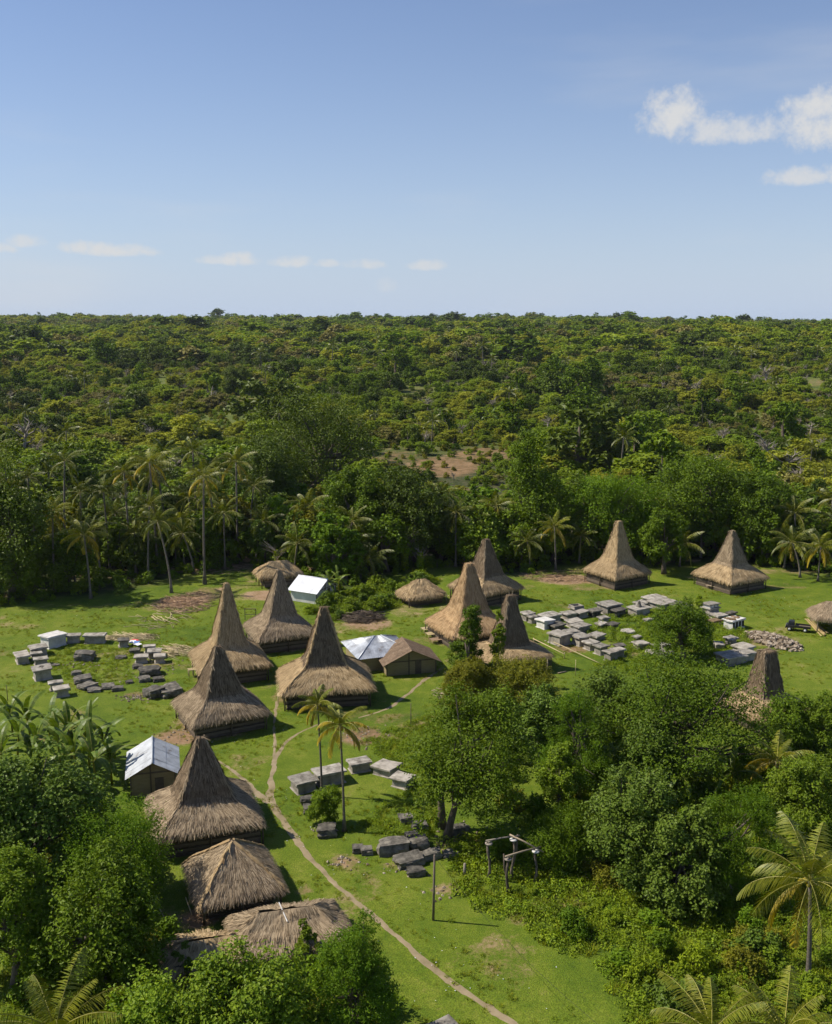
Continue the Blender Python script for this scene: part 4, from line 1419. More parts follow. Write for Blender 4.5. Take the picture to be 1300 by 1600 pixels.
# --- the graveyard on the right: lid centre (in the zoomed crop, 3.25x), width, depth, height
ZR = lambda X, Y: (800 + X / 3.25, 910 + Y / 3.25)
RIGHT = [
    (80, 150, 70, .9, 1.3, 'concrete', '', 'grey slab tomb at the far left corner of the right graveyard'),
    (106, 168, 58, .8, 1.2, 'concrete', '', 'small dim slab tomb, second from the left corner of the right graveyard'),
    (192, 158, 118, .7, 1.2, 'concrete', '', 'long pale-topped slab tomb behind the left white tomb of the right graveyard'),
    (168, 184, 84, 1.0, 1.5, 'concrete_white', '', 'white slab tomb at the left end of the right graveyard'),
    (226, 208, 92, .8, .9, 'old_stone', '', 'low blackened slab tomb right of the left white tomb'),
    (326, 124, 70, .9, 1.0, 'concrete_side', 'open', 'pale box tomb with a raised rim, open at the top'),
    (290, 150, 84, .8, 1.1, 'concrete', '', 'grey tomb in front of the open-topped box tomb'),
    (352, 143, 76, .8, 1.1, 'concrete_side', '', 'light grey tomb just right of the grey tomb by the open box'),
    (420, 136, 70, .9, 1.2, 'old_stone', '', 'dark tomb between the open box tomb and the big back-row tomb'),
    (494, 103, 116, .9, 1.7, 'concrete', '', 'big grey tomb with broad slab in the back row, left of the pinnacle tomb'),
    (540, 131, 82, .8, 1.3, 'old_stone', '', 'dark slab tomb in front of the big grey back-row tomb'),
    (316, 189, 90, .8, 1.1, 'concrete_side', '', 'light slab tomb in the middle of the left block of graves'),
    (350, 211, 100, .8, 1.3, 'concrete', '', 'broad grey slab tomb below the light one mid-block'),
    (241, 254, 98, 1.1, 1.7, 'concrete_side', '', 'tall pale slab tomb at the front left of the right graveyard'),
    (302, 241, 82, .8, 1.0, 'concrete', '', 'grey tomb tucked behind the tall pale front-left tomb'),
    (349, 266, 86, 1.0, 1.5, 'concrete', '', 'grey tomb right of the tall pale front-left tomb'),
    (430, 259, 90, .8, .8, 'concrete', '', 'low wide slab tomb standing alone in weeds mid-graveyard'),
    (402, 298, 80, .9, 1.2, 'concrete', '', 'weathered tomb in the front row, third from its right end'),
    (452, 316, 76, .9, 1.4, 'concrete', '', 'weathered tomb in the front row, second from its right end'),
    (504, 345, 72, 1.0, 1.6, 'concrete_side', '', 'pale tomb at the right end of the front row'),
    (541, 334, 70, .9, 1.3, 'concrete_side', '', 'pale tomb leaning close behind the last front-row tomb'),
    (465, 173, 60, .9, 1.1, 'concrete', '', 'small grey tomb below the dark back-row slab tomb'),
    (455, 203, 68, .8, .7, 'concrete', '', 'low grey slab in the weeds, left of a matching darker one'),
    (512, 204, 68, .8, .8, 'old_stone', '', 'low darker slab in the weeds, right of a matching grey one'),
    (645, 121, 112, .8, 1.4, 'concrete', 'pinnacle', 'grey tomb topped by a dark stone pinnacle'),
    (722, 71, 116, .8, 1.3, 'concrete', '', 'farthest broad tomb in the back row of the right graveyard'),
    (656, 97, 82, .8, 1.1, 'concrete', '', 'tomb directly behind the pinnacle tomb'),
    (762, 89, 126, .9, 1.5, 'concrete_side', '', 'large light slab tomb in front of the farthest tomb'),
    (852, 106, 104, .9, 1.4, 'old_stone', '', 'dark slab tomb partly behind the round dark tree'),
    (695, 182, 62, .7, .5, 'concrete', '', 'flat grey slab in the weeds below the pinnacle tomb'),
    (546, 312, 60, .9, .9, 'old_stone', '', 'small dark tomb behind the pale pair of the front row'),
    (652, 301, 82, .8, .9, 'concrete', '', 'low dark slab tomb amid weeds in the graveyard centre'),
    (636, 269, 46, .9, .7, 'concrete', '', 'tiny grey slab just behind the central low dark tomb'),
    (1010, 122, 90, .8, 1.4, 'concrete', 'tier', 'white two-tier tomb right of the slender pale-green tree'),
    (1045, 158, 84, 1.0, .8, 'concrete_side', '', 'flat light slab in front of the white two-tier tomb'),
    (1030, 187, 70, .8, .7, 'moss_earth', '', 'low earth-covered reddish grave left of the pillared tomb'),
    (1128, 180, 112, .7, 1.6, 'concrete_white', 'pillars', 'white tomb with black blocks as recess shade and soil on its slab'),
    (1115, 147, 62, .7, .8, 'old_stone', '', 'low black slab behind the white tomb with painted recess shade'),
    (1112, 276, 62, 1.0, 1.3, 'concrete', '', 'grey tomb standing behind the pale slabs near the blunt thatch tower'),
    (1176, 318, 104, .9, 1.2, 'concrete_side', '', 'pale broad slab tomb, rear of the pair by the blunt thatch tower'),
    (1190, 347, 96, .9, 1.3, 'concrete_side', '', 'pale slab tomb right beside the blunt thatch tower'),
    (1112, 361, 150, .8, 1.3, 'concrete_side', '', 'largest pale slab tomb, half hidden by the spreading tree'),
]
for i, (X, Y, w, dr, h, mat, kind, lab) in enumerate(RIGHT):
    px, py = ZR(X, Y)
    W = px_m(px, py, w / 3.25) * .88
    tomb(lab, px, py, W, W * dr, h, 31 + R.normal(0, 3), mat, 'old_stone' if mat == 'old_stone' else ('concrete_white' if mat == 'concrete_white' else 'concrete_side'), kind=kind, group='tombs of the right graveyard', over=.26)
for (X, Y, w, h, lab) in [(1050, 306, 52, .9, 'grey boulder left of the pale slabs by the blunt thatch tower'), (770, 352, 90, .8, 'broad pale boulder at the foot of the round dark tree'),
                          (775, 310, 45, 1.0, 'upright pale boulder left of the round dark tree'), (590, 240, 60, .5, 'flat stone in weeds mid-graveyard'), (715, 312, 40, .5, 'small stone between central slab and round tree'),
                          (700, 345, 50, .4, 'low stone in weeds below the central dark slab')]:
    px, py = ZR(X, Y)
    W = px_m(px, py, w / 3.25)
    megalith(lab, px, py, W, W * .8, h, R.uniform(0, 90), 'pale_stone', 'boulders in the right graveyard', name='boulder')

# --- the ring of graves on the left
ZL = lambda X, Y: (X / 3.82, 880 + Y / 3.82)
LEFT = [
    (316, 421, 122, 1.2, 1.9, -40, 'concrete_white', '', 'bright white tomb with slanted slab, farthest left of the back row'),
    (436, 423, 96, .8, 1.3, 12, 'concrete', '', 'grey tomb between the bright white tomb and the long dark one'),
    (565, 421, 146, .55, 1.4, 8, 'concrete', '', 'long dark-sided tomb at the right of the back row'),
    (226, 492, 116, .9, 1.4, 30, 'concrete', '', 'grey tomb below the bright white one'),
    (130, 537, 90, 1.5, 1.3, 28, 'concrete_side', '', 'leftmost light grey tomb of the left graveyard'),
    (215, 530, 78, .7, 1.1, 28, 'concrete', '', 'rear half of the paired grey tombs right of the leftmost one'),
    (242, 561, 98, .7, 1.1, 28, 'concrete', '', 'front half of the paired grey tombs right of the leftmost one'),
    (250, 616, 122, .9, 1.7, 30, 'concrete', 'cross', 'grey tomb with a dark cross on its slab'),
    (332, 703, 94, .7, 1.2, 28, 'concrete', '', 'darker rear slab of the front tomb pair above the banana leaves'),
    (366, 736, 104, .8, 1.3, 28, 'concrete_side', '', 'paler front slab of the tomb pair above the banana leaves'),
    (735, 450, 76, .9, 1.2, 20, 'old_stone', '', 'tomb with dark lid and pale side beside the laundry'),
    (921, 514, 92, .9, 1.2, 12, 'concrete', '', 'dark grey tomb behind the small pale one'),
    (842, 548, 94, .8, 1.1, 15, 'concrete_side', '', 'pale-topped tomb on dark rocks, left of the small pale one'),
    (952, 544, 80, .9, 1.2, 15, 'concrete_side', '', 'small pale tomb near the bamboo pile'),
    (890, 488, 80, .7, 1.2, 15, 'concrete_side', '', 'light slab tomb at the back, next to the bamboo pile'),
]
for i, (X, Y, w, dr, h, rot, mat, kind, lab) in enumerate(LEFT):
    px, py = ZL(X, Y)
    W = px_m(px, py, w / 3.82) * .88
    tomb(lab, px, py, W, W * dr, h, rot, mat, 'concrete_white' if mat == 'concrete_white' else 'concrete_side', kind=kind, group='tombs of the left graveyard', over=.26)
for (X, Y, w, h, lab) in [(503, 528, 100, 1.3, 'squat black stone block alone inside the ring of graves'), (893, 622, 112, 1.1, 'large dark stone slab below the pale-topped tomb'), (495, 675, 96, .9, 'dark stone block, largest of the inner front stones'),
                          (522, 716, 88, .7, 'grey stone slab in front of the largest inner block'), (455, 643, 52, .6, 'small stone behind the largest inner block'), (562, 745, 72, .5, 'low flat stone at the front of the inner stones'),
                          (642, 722, 66, .6, 'dark stone at the middle of the front row'), (702, 735, 62, .6, 'stone right beside the middle front-row stone'), (918, 742, 88, 1.3, 'black upright stone block by the brown-grey tower house'),
                          (1012, 738, 112, 1.1, 'broad light-topped stone block touching the thatched eave'), (862, 676, 62, .7, 'stone left of a rounded grey one below the large slab'), (942, 681, 54, .6, 'rounded grey stone below the large dark slab'),
                          (805, 510, 54, .7, 'small dark stone left of the dark grey tomb'), (720, 552, 62, .35, 'flat stone sunk in grass inside the ring'), (820, 606, 56, .5, 'small stone left of the large dark slab'),
                          (770, 700, 40, .4, 'little stone in front of the weeds by the black block'), (330, 600, 40, .3, 'small flat stone right of the cross tomb')]:
    px, py = ZL(X, Y)
    W = px_m(px, py, w / 3.82)
    megalith(lab, px, py, W, W * R.uniform(.7, 1.0), h, 20 + R.normal(0, 12), group='old stones of the left graveyard')

# --- the graves beside the two palms
ZM = lambda X, Y: (420 + X / 3.823, 1060 + Y / 3.823)
for (X, Y, w, dr, h, rot, mat, lab) in [
        (206, 591, 158, .95, 1.35, 30, 'concrete', 'square grey tomb nearest the path, left of the thin palms'),
        (360, 541, 205, .72, 1.45, 24, 'concrete', 'wide grey tomb directly behind the left palm trunk'),
        (540, 486, 150, .75, 1.2, 22, 'concrete', 'grey tomb right of the palms, left of the long double tomb'),
        (706, 511, 168, .85, 1.1, -33, 'concrete_side', 'mossy rear half of the long double tomb by the mango tree'),
        (800, 579, 140, .85, 1.2, -33, 'concrete_side', 'brighter front half of the long double tomb by the mango tree')]:
    px, py = ZM(X, Y)
    W = px_m(px, py, w / 3.823) * .88
    tomb(lab, px, py, W, W * dr, h, rot, mat, 'concrete_side', group='tombs beside the two palms', over=.26)
px, py = 690, 1606
tomb('slab tomb cut off by the bottom edge of the picture beside the path', px, py, 2.6, 2.2, 1.2, 28, 'concrete', over=.2, group='tombs beside the two palms')
for (X, Y, w, dr, h, rot, lab) in [
        (745, 968, 165, .62, 1.2, 12, 'largest flat dark megalith beside the mango trunk'), (856, 920, 72, .8, 1.0, 12, 'small dark block behind the large flat megalith'), (892, 958, 112, .8, .9, 16, 'dark slab stone right of the large flat megalith'),
        (840, 1058, 150, .6, .9, 24, 'flat mossy slab in front of the large megalith'), (957, 1032, 130, .45, .8, 26, 'long narrow slab pointing to the wooden pole'), (876, 1132, 96, .7, .7, 15, 'rounded low stone, frontmost of the megalith group'),
        (820, 816, 76, .8, .8, 15, 'stone in the bushes behind the megalith group, left one'), (900, 862, 82, .8, .8, 15, 'stone in the bushes behind the megalith group, right one'),
        (532, 998, 60, .8, .7, 10, 'brownish stone alone on the lawn, left of its neighbour'), (586, 1008, 62, .8, .7, 10, 'grey stone alone on the lawn, right of its neighbour'),
        (232, 706, 78, .8, .7, 10, 'rear one of two small stones below the square tomb'), (252, 760, 82, .8, .7, 10, 'front one of two small stones below the square tomb'),
        (345, 880, 100, .9, 1.0, 10, 'dark rock mound under the small bush at the palm foot'), (1135, 880, 100, .7, 1.0, 20, 'dark stone right of the mango trunk'), (1085, 1030, 80, .7, .6, 10, 'low grey stone beside the mango shade')]:
    px, py = ZM(X, Y)
    W = px_m(px, py, w / 3.823)
    megalith(lab, px, py, W, W * dr, h, rot, group='megaliths beside the mango tree')
megalith('pale slab lying in the shade behind the large left bush', 112, 1258, 1.6, 3.0, .6, 20, 'pale_stone')


# ------------------------------------------------------------------ small things of the village
def pole(label, px, py, h, r=.09, mat='old_wood', lean=(0, 0), name='wooden_pole'):
    p = G(px, py)
    g = Geo()
    g.tube([(0, 0, -.1), (lean[0] * h * .5, lean[1] * h * .5, h * .5), (lean[0] * h, lean[1] * h, h)], [r * 1.1, r, r * .85], 8)
    o = g.build(name, mat, smooth=True)
    o.location = tuple(p)
    return tag(o, label, 'pole')


pole('tall bare wooden pole standing on the lawn below the megaliths', 677, 1438, 6.0, .10, 'bark', (.015, 0))
pole('thin post on the grass behind the long double tomb', 642, 1134, 3.0, .05)
pole('pale support post under the thatch corner of the black-towered house', 855, 1058, 2.7, .09, 'pale_wood')
pole('short grey stump post in the weeds left of the skeletal frame', 726, 1368, 1.2, .13, 'bark_pale')
pole('thin bamboo stake standing in the graveyard lawn', 899, 1056, 2.4, .04, 'bamboo')
pole('forked dark stake among the front left graves, above the banana leaves', 12, 1095, 2.2, .05)


def stick_line(name, label, a, b, r, mat, za=.1, zb=.1, cat='pole', group=None):
    A, B = G(*a, z=za), G(*b, z=zb)
    g = Geo()
    g.tube([A, A * .67 + B * .33 + [0, 0, .02], A * .33 + B * .67, B], [r, r * .95, r * .9, r * .75], 7)
    return tag(g.build(name, mat, smooth=True), label, cat, group)


stick_line('bamboo_pole', 'long yellow bamboo pole lying left beside the right graveyard', (833, 998), (882, 1022), .07, 'bamboo', .9, .9)
stick_line('bamboo_pole', 'long yellow bamboo pole crossing the lawn, right one of the pair', (865, 1003), (945, 1040), .06, 'bamboo', .8, .1)
pole('post holding the left end of the yellow bamboo rail', 834, 1006, 1.0, .05, 'bamboo')
pole('post holding the right end of the yellow bamboo rail', 882, 1029, 1.0, .05, 'bamboo')
pole('dark thin post beside the tall pale front-left tomb', 859, 1008, 1.6, .05)
stick_line('bamboo_pole', 'bamboo pole leaning by the pyramid-roofed hut, nearer the wall', (300, 1430), (290, 1402), .05, 'bamboo', .1, 1.0)
stick_line('bamboo_pole', 'thin bamboo pole on the grass left of the pyramid-roofed hut', (262, 1445), (242, 1405), .04, 'bamboo', .1, .5)
stick_line('timber', 'log lying on the grass at the corner of the bamboo-walled house', (694, 1050), (712, 1064), .10, 'pale_wood', .1, .1, 'log')
stick_line('timber', 'pale log jutting from the shade behind the black-towered house', (872, 1052), (885, 1049), .10, 'pale_wood', .1, .1, 'log')
stick_line('timber', 'log lying at the edge of the mango thicket below the village path', (690, 1083), (716, 1096), .12, 'pale_wood', .1, .1, 'log')


def wooden_frame():
    """Four weathered house posts with stone rat-guard discs and loose beams, left standing."""
    posts = [(763, 1374, 1314), (793, 1396, 1338), (801, 1372, 1308), (836, 1376, 1326)]
    t = thing('post_frame', 'skeleton of grey house posts with pale discs and loose beams', 'frame', G(797, 1372))
    o = G(797, 1372)
    tops = []
    for k, (x, y, ty) in enumerate(posts):
        p = G(x, y)
        h = height_to(p[0], p[1], ty)
        g = Geo()
        q = np.linspace(0, 1, 5)
        g.tube(np.column_stack([.14 * np.sin(q * 5 + k * 2), .12 * np.cos(q * 4 + k), q * h]) + (p - o) - [0, 0, .1], [.18, .13, .10, .13, .09], 8)
        if k in (1, 2):
            g.tube(np.array([[.0, 0, h * .35], [.3 * (-1) ** k, .1, h * .65], [.38 * (-1) ** k, .1, h * 1.05]]) + (p - o), [.13, .10, .07], 7)
        g.build('post', 'bark', t, smooth=True)
        g = Geo()
        c = p - o + np.array([0, 0, h - .25])
        g.tube([c - [0, 0, .07], c - [0, 0, .05], c + [0, 0, .05], c + [0, 0, .08]], [.24, .34, .34, .24], 14)
        g.build('disc', 'concrete_white' if k in (2, 3) else 'bark_pale', t, smooth=True)
        tops.append(p - o + np.array([0, 0, h]))
    for i, j, e, m in ((0, 2, .25, 'bark_pale'), (1, 3, .2, 'pale_wood'), (2, 3, .35, 'pale_wood')):
        a, b = tops[i], tops[j]
        d = b - a
        g = Geo()
        g.tube([a - d * e * .5 + [0, 0, .05], (a + b) / 2 + [0, 0, .1], b + d * e + [0, 0, .05]], [.09, .08, .06], 7)
        g.build('beam', m, t, smooth=True)
    return t


wooden_frame()


def bench(label, px, py, w, d, h, rot, mat='pale_wood', name='plank_bench', slats=5):
    p = G(px, py)
    t = thing(name, label, 'bench', (p[0], p[1], -.05), math.radians(rot))
    for k in range(slats):
        g = Geo()
        g.box((0, (k + .5) / slats * d - d / 2, h + .05), (w * R.uniform(.95, 1.05), d / slats * .85, .06), jit=.008)
        g.build('slat', mat, t)
    lg = Geo()
    lg.tube([(0, 0, 0), (0, 0, h + .05)], [.06, .05], 6)
    me = lg.mesh('leg', mat, True)
    for sx in (-.45, 0, .45):
        for sy in (-.38, .38):
            link('leg', me, t, (sx * w, sy * d, 0))
    return t


bench('pale plank platform, rear one of the three beside the reddish-tan house', 668, 988, 1.9, 1.5, .7, 23, 'bamboo')
bench('pale plank platform, middle one of the three beside the reddish-tan house', 676, 996, 2.0, 1.5, .7, 23, 'bamboo')
bench('reddish plank platform, front one of the three beside the reddish-tan house', 682, 1004, 1.9, 1.5, .6, 23, 'bamboo_brown')
bench('long wooden bench in front of the rightmost edge-of-wood tower house', 1122, 922, 4.6, .7, .6, -40)
bench('bamboo ladder bench at the left corner of the wide straw-hipped house', 443, 1098, 1.6, 1.2, 1.2, 9, 'bamboo')
bench('small pale bench at the left eave of the tall-towered house', 302, 1056, 1.4, 1.0, 1.0, 21, 'bamboo')


def goal_frame():
    a, b = G(383, 968), G(400, 968)
    t = thing('goal_posts', 'small dark rectangular frame of posts on the lawn between the houses', 'frame', a)
    for q in (0, 1):
        g = Geo()
        p = (b - a) * q
        g.tube([p, p + [0, 0, 1.9]], [.07, .06], 6)
        g.build('upright', 'old_wood', t)
    g = Geo()
    g.tube([[-.1, 0, 1.85], b - a + [.1, 0, 1.85]], [.07, .07], 6)
    g.build('crossbar', 'old_wood', t)
    g = Geo()
    g.tube([[0, 0, .9], b - a + [0, 0, .9]], [.05, .05], 6)
    g.build('rail', 'old_wood', t)


goal_frame()


def truck():
    p = G(1246, 985)
    t = thing('flatbed_truck', 'small black flatbed truck with white wheels parked by the open shelter', 'truck', (p[0], p[1], -.02), math.radians(-24))
    g = Geo()
    g.slab((-1.15, 0, .72), (1.3, 1.45, .55), 0, .10)
    g.build('bonnet_and_cab_base', 'black_paint', t)
    g = Geo()
    g.box((-.95, 0, 1.28), (1.0, 1.35, .6), 0, taper=.82)
    g.build('cab', 'black_paint', t)
    for sy in (-1, 1):
        g = Geo()
        g.box((-.95, sy * .645, 1.28), (.6, .02, .34), 0, tilt=(sy * .19, 0))
        g.build('side_window', 'window_glass', t)
        g = Geo()
        g.tube([(-1.83, sy * .5, .78), (-1.79, sy * .5, .78)], [.12, .12], 12)
        g.build('headlight', 'white_rim', t)
    g = Geo()
    g.box((-1.475, 0, 1.27), (.02, 1.05, .36), 0, tilt=(0, .17))
    g.build('windscreen', 'window_glass', t)
    g = Geo()
    g.slab((-1.84, 0, .5), (.1, 1.5, .16), 0, .03)
    g.build('bumper', 'black_paint', t)
    b = Geo()
    b.slab((.75, 0, .72), (2.3, 1.5, .08), 0, .02)
    bo = b.build('flatbed', 'old_wood', t)
    for sy in (-1, 1):
        g = Geo()
        g.slab((.75, sy * .76, .88), (2.3, .05, .26), 0, .01)
        g.build('side_board', 'black_paint', bo)
    g = Geo()
    g.slab((1.92, 0, .88), (.05, 1.5, .26), 0, .01)
    g.build('tail_board', 'black_paint', bo)
    g = Geo()
    g.box((.2, 0, .58), (3.6, .6, .16))
    g.build('chassis', 'black_paint', t)
    for x in (-1.2, 1.2):
        for sy in (-1, 1):
            g = Geo()
            g.tube([(x, sy * .62, .34), (x, sy * .64, .34), (x, sy * .80, .34), (x, sy * .82, .34)], [.28, .34, .34, .28], 18)
            w = g.build('wheel', 'rubber', t, smooth=True)
            g = Geo()
            g.tube([(x, sy * .80, .34), (x, sy * .84, .34)], [.21, .18], 14)
            g.build('rim', 'white_rim', w, smooth=True)


truck()
for k in range(7):
    a, b = G(1258 + k * 1.6, 968 + k * .5), G(1284 + k * 1.8, 995 - k * .8)
    g = Geo()
    m_ = (a + b) / 2
    g.slab((0, 0, .0), (np.linalg.norm(b - a), .22, .06), 0, .01)
    o = g.build('timber_plank', 'yellow_plank')
    o.location = (m_[0], m_[1], .12 + .065 * (k % 3))
    o.rotation_euler = (0, 0, math.atan2(b[1] - a[1], b[0] - a[0]) + R.normal(0, .04))
    tag(o, 'yellow sawn plank in the stack lying beside the open shelter', 'plank', 'yellow planks by the open shelter')


def scattered_sticks(name, label, px, py, rx, ry, n, lmin, lmax, mat, ang=None, spread=.5, zmax=.25, r=.035, cat='bamboo'):
    c = G(px, py)
    g = Geo()
    for _ in range(n):
        a = R.uniform(0, 6.28)
        q = math.sqrt(R.random())
        p = c + np.array([math.cos(a) * rx * q, math.sin(a) * ry * q, R.uniform(.03, zmax) * (1 - q * .6)])
        th = R.uniform(0, 3.14) if ang is None else ang + R.normal(0, spread)
        L = R.uniform(lmin, lmax) / 2
        d = np.array([math.cos(th) * L, math.sin(th) * L, R.normal(0, .06)])
        g.tube([p - d, p + d], [r, r * .8], 5)
    return stuff(g.build(name, mat, smooth=True), label, cat)


scattered_sticks('split_bamboo_litter', 'brown split bamboo and husks strewn under the lone palm', 290, 942, 5.5, 7, 330, .8, 3.2, 'bamboo_brown', .1, .8, .3)
scattered_sticks('split_bamboo_litter', 'pale bamboo lengths strewn left of the tallest tower house', 250, 968, 5.5, 5, 46, 1.2, 3.6, 'bamboo', -.6, .9, .12)
scattered_sticks('bamboo_heap', 'long heap of pale bamboo behind the left graveyard', 200, 996, 5.0, 1.8, 150, 1.5, 3.5, 'bamboo', -.35, .35, .35)
scattered_sticks('bamboo_heap', 'fan of pale bamboo poles beside the tallest tower house', 276, 1018, 2.8, 3.0, 110, 2.0, 4.0, 'bamboo', -.7, .3, .4)
scattered_sticks('brushwood_heap', 'heap of grey brushwood and dead fronds by the grey tin roof', 566, 966, 3.6, 3.0, 300, 1.2, 3.5, 'old_wood', .2, .7, 1.3, .045, 'brushwood')
scattered_sticks('brushwood_heap', 'pale driftwood litter at the foot of the thicket by the bamboo house', 705, 1085, 2.5, 2.2, 50, .8, 2.5, 'pale_wood', -.6, .7, .2, .05, 'brushwood')
scattered_sticks('fallen_fronds', 'dry brown fronds and sticks under the wood edge', 880, 900, 9, 5, 260, .6, 2.4, 'bamboo_brown', .2, .9, .2, .035, 'debris')
scattered_sticks('fallen_fronds', 'dry sticks and litter under the left palm grove', 330, 888, 12, 5, 260, .6, 2.4, 'bamboo_brown', .2, .9, .2, .035, 'debris')
scattered_sticks('fallen_fronds', 'dead branches at the foot of the broad-leaved thicket tree', 958, 1332, 3.2, 3.2, 90, 1, 3, 'pale_wood', 2.3, .6, .5, .045, 'debris')
for k in range(12):
    a = G(240 + k * 3.1 + R.normal(0, 2), 968 + R.normal(0, 3))
    L = R.uniform(2.2, 3.6)
    th = -1.0 + R.normal(0, .25)
    g = Geo()
    g.tube([(-L / 2, 0, 0), (0, 0, .02), (L / 2, 0, 0)], [.055, .055, .045], 7)
    o = g.build('bamboo_pole', 'bamboo', smooth=True)
    o.location = (a[0], a[1], .1 + .03 * (k % 4))
    o.rotation_euler = (0, R.normal(0, .015), th)
    tag(o, 'cut bamboo pole in the loose pile on the open lawn', 'pole', 'loose bamboo pile on the lawn')


def rubble():
    c = G(1208, 1002)
    g = Geo()
    rg = np.random.default_rng(4)
    base = rock_geo(rg, .42, .36, .26, .15)
    V0 = np.concatenate(base.v)
    F0 = np.concatenate(base.f[4])
    for i in range(420):
        a = rg.uniform(0, 6.28)
        q = rg.random() ** .6
        x, y = math.cos(a) * q * 3.0, math.sin(a) * q * 5.0
        x += -y * .35
        z = max(0, .9 * (1 - q ** 1.5)) * rg.uniform(.75, 1)
        M = np.array(Matrix.Rotation(rg.uniform(0, 6), 3, 'Z') @ Matrix.Rotation(rg.uniform(-.7, .7), 3, 'X'))
        g.add((V0 * rg.uniform(.5, 1.35)) @ M.T + c + [x, y, z - .05], F0)
    return stuff(g.build('rubble_heap', 'rubble'), 'heap of pale broken stones on the lawn near the truck', 'rubble')


def pebbles(name, label, spots, mat, smin, smax, seed):
    rg = np.random.default_rng(seed)
    g = Geo()
    oct_v = np.array([[1, 0, 0], [0, 1, 0], [-1, 0, 0], [0, -1, 0], [0, 0, .7], [0, 0, -.3]])
    oct_f = np.array([[0, 1, 4], [1, 2, 4], [2, 3, 4], [3, 0, 4], [1, 0, 5], [2, 1, 5], [3, 2, 5], [0, 3, 5]])
    for px, py, rx, ry, n in spots:
        c = G(px, py)
        for _ in range(n):
            p = c + np.array([rg.normal(0, rx * .5), rg.normal(0, ry * .5), .03])
            s = rg.uniform(smin, smax)
            V = oct_v * (s * rg.uniform(.6, 1.3, (6, 1)))
            V = V @ np.array(Matrix.Rotation(rg.uniform(0, 6), 3, 'Z')).T
            g.add(V + p, oct_f)
    return stuff(g.build(name, mat), label, 'stones')


rubble()
pebbles('loose_stones', 'small loose stones scattered among graves and lawn', [(210, 1090, 2.2, 1.4, 70), (240, 1045, 5, 6, 60), (150, 1040, 6, 4, 50), (565, 1150, 3, 3, 50), (545, 1345, 2, 1.5, 26), (625, 1360, 3, 1.5, 26), (715, 1320, 4, 3, 60), (1000, 1000, 12, 9, 90),
                                                                        (695, 1395, 2, 1.2, 26), (290, 1150, 3, 3, 40), (255, 1330, 1, 4, 40), (1110, 914, 2.6, 1.2, 60), (515, 1298, 1.6, .8, 26), (575, 965, 4, 4, 30)], 'rubble', .06, .24, 3)
pebbles('lawn_litter', 'tiny pale scraps and pebbles strewn over the lawn', [(480, 1330, 6, 7, 22), (640, 1490, 8, 7, 26), (460, 1230, 5, 5, 12), (770, 1540, 6, 6, 14), (1000, 935, 30, 6, 24), (1230, 950, 12, 8, 16), (380, 1170, 6, 6, 12), (150, 960, 20, 8, 16)], 'cloth_white', .025, .07, 5)
for k, (dx, dy, m, lab) in enumerate([(0, 0, 'cloth_white', 'white cloth spread to dry beside the dark-lidded tomb'), (3, -2, 'cloth_red', 'red cloth drying on the bamboo heap'), (5, 1, 'cloth_blue', 'blue cloth drying on the bamboo heap'), (-3, 2, 'cloth_white', 'small white cloth lying left of the larger white one'), (8, 4, 'cloth_white', 'white cloth at the right end of the drying laundry')]):
    p = G(207 + dx, 1002 + dy, .45)
    n = 7
    q = np.linspace(-.5, .5, n)
    X, Y = np.meshgrid(q, q)
    Z = .12 * (fbm(X * 4 + k * 3, Y * 4, 3) - .5) - .15 * (np.abs(X) ** 2)
    V = np.column_stack([X.ravel() * 1.1, Y.ravel() * .9, Z.ravel()])
    i = np.arange(n - 1)[:, None] * n
    j = np.arange(n - 1)[None]
    F = np.stack([i + j, i + j + 1, i + n + j + 1, i + n + j], -1).reshape(-1, 4)
    g = Geo()
    g.add(V, F)
    o = g.build('drying_cloth', m, smooth=True)
    o.location = tuple(p)
    o.rotation_euler = (R.normal(0, .1), R.normal(0, .1), R.uniform(0, 3))
    tag(o, lab, 'cloth')
g = Geo()
p0, p1 = G(680, 1340, 5.9), G(905, 1620, 5.0)
p0 = G(677, 1438) + [.09, 0, 5.8]
q = np.linspace(0, 1, 24)
g.tube(np.outer(1 - q, p0) + np.outer(q, p1 + [3, -3, 1]) - np.outer(np.sin(np.pi * q), [0, 0, 1.0]), [.012] * 24, 4)
tag(g.build('cable', 'rubber'), 'thin dark cable hanging from the tall bare pole', 'cable')


# ------------------------------------------------------------------ the particular trees of the village
tree('mango_tree', 'large round dark-green mango tree with forked pale trunk beside the megaliths', 702, 1302, 1078, 205, 'dome', 'leaf_mango', .40, .6, 1.6, .16, 60, stems=2, off=2.0)
tree('small_tree', 'slender dark tree hiding the right side of the reddish-tan house', 736, 1078, 948, 74, 'column', 'leaf_mango', .36, .6, 1.0, .08, 26)
tree('climbing_vine_tree', 'narrow yellow-green tree growing beside the blackish narrow tower', 778, 1072, 952, 44, 'column', 'leaf_yellow', .34, .6, .8, .1, 20)
tree('olive_tree', 'olive-green rounded tree below the black-towered house', 812, 1135, 1028, 125, 'dome', 'leaf_olive', .36, .5, 1.0, .08, 36)
tree('olive_tree', 'yellowish-olive tree left of the rounded olive one by the logs', 738, 1135, 1022, 90, 'dome', 'leaf_olive', .36, .5, 1.0, .08, 30)
tree('feathery_tree', 'dark feathery tree casting deep shade in the middle of the thicket', 895, 1225, 1068, 128, 'column', 'leaf_fine', .30, .4, 1.0, .06, 36)
tree('broadleaf_tree', 'grey-green tree between the dark feathery one and the spreading tree', 935, 1175, 1056, 120, 'dome', 'leaf_broad', .42, .7, .9, .1, 34)
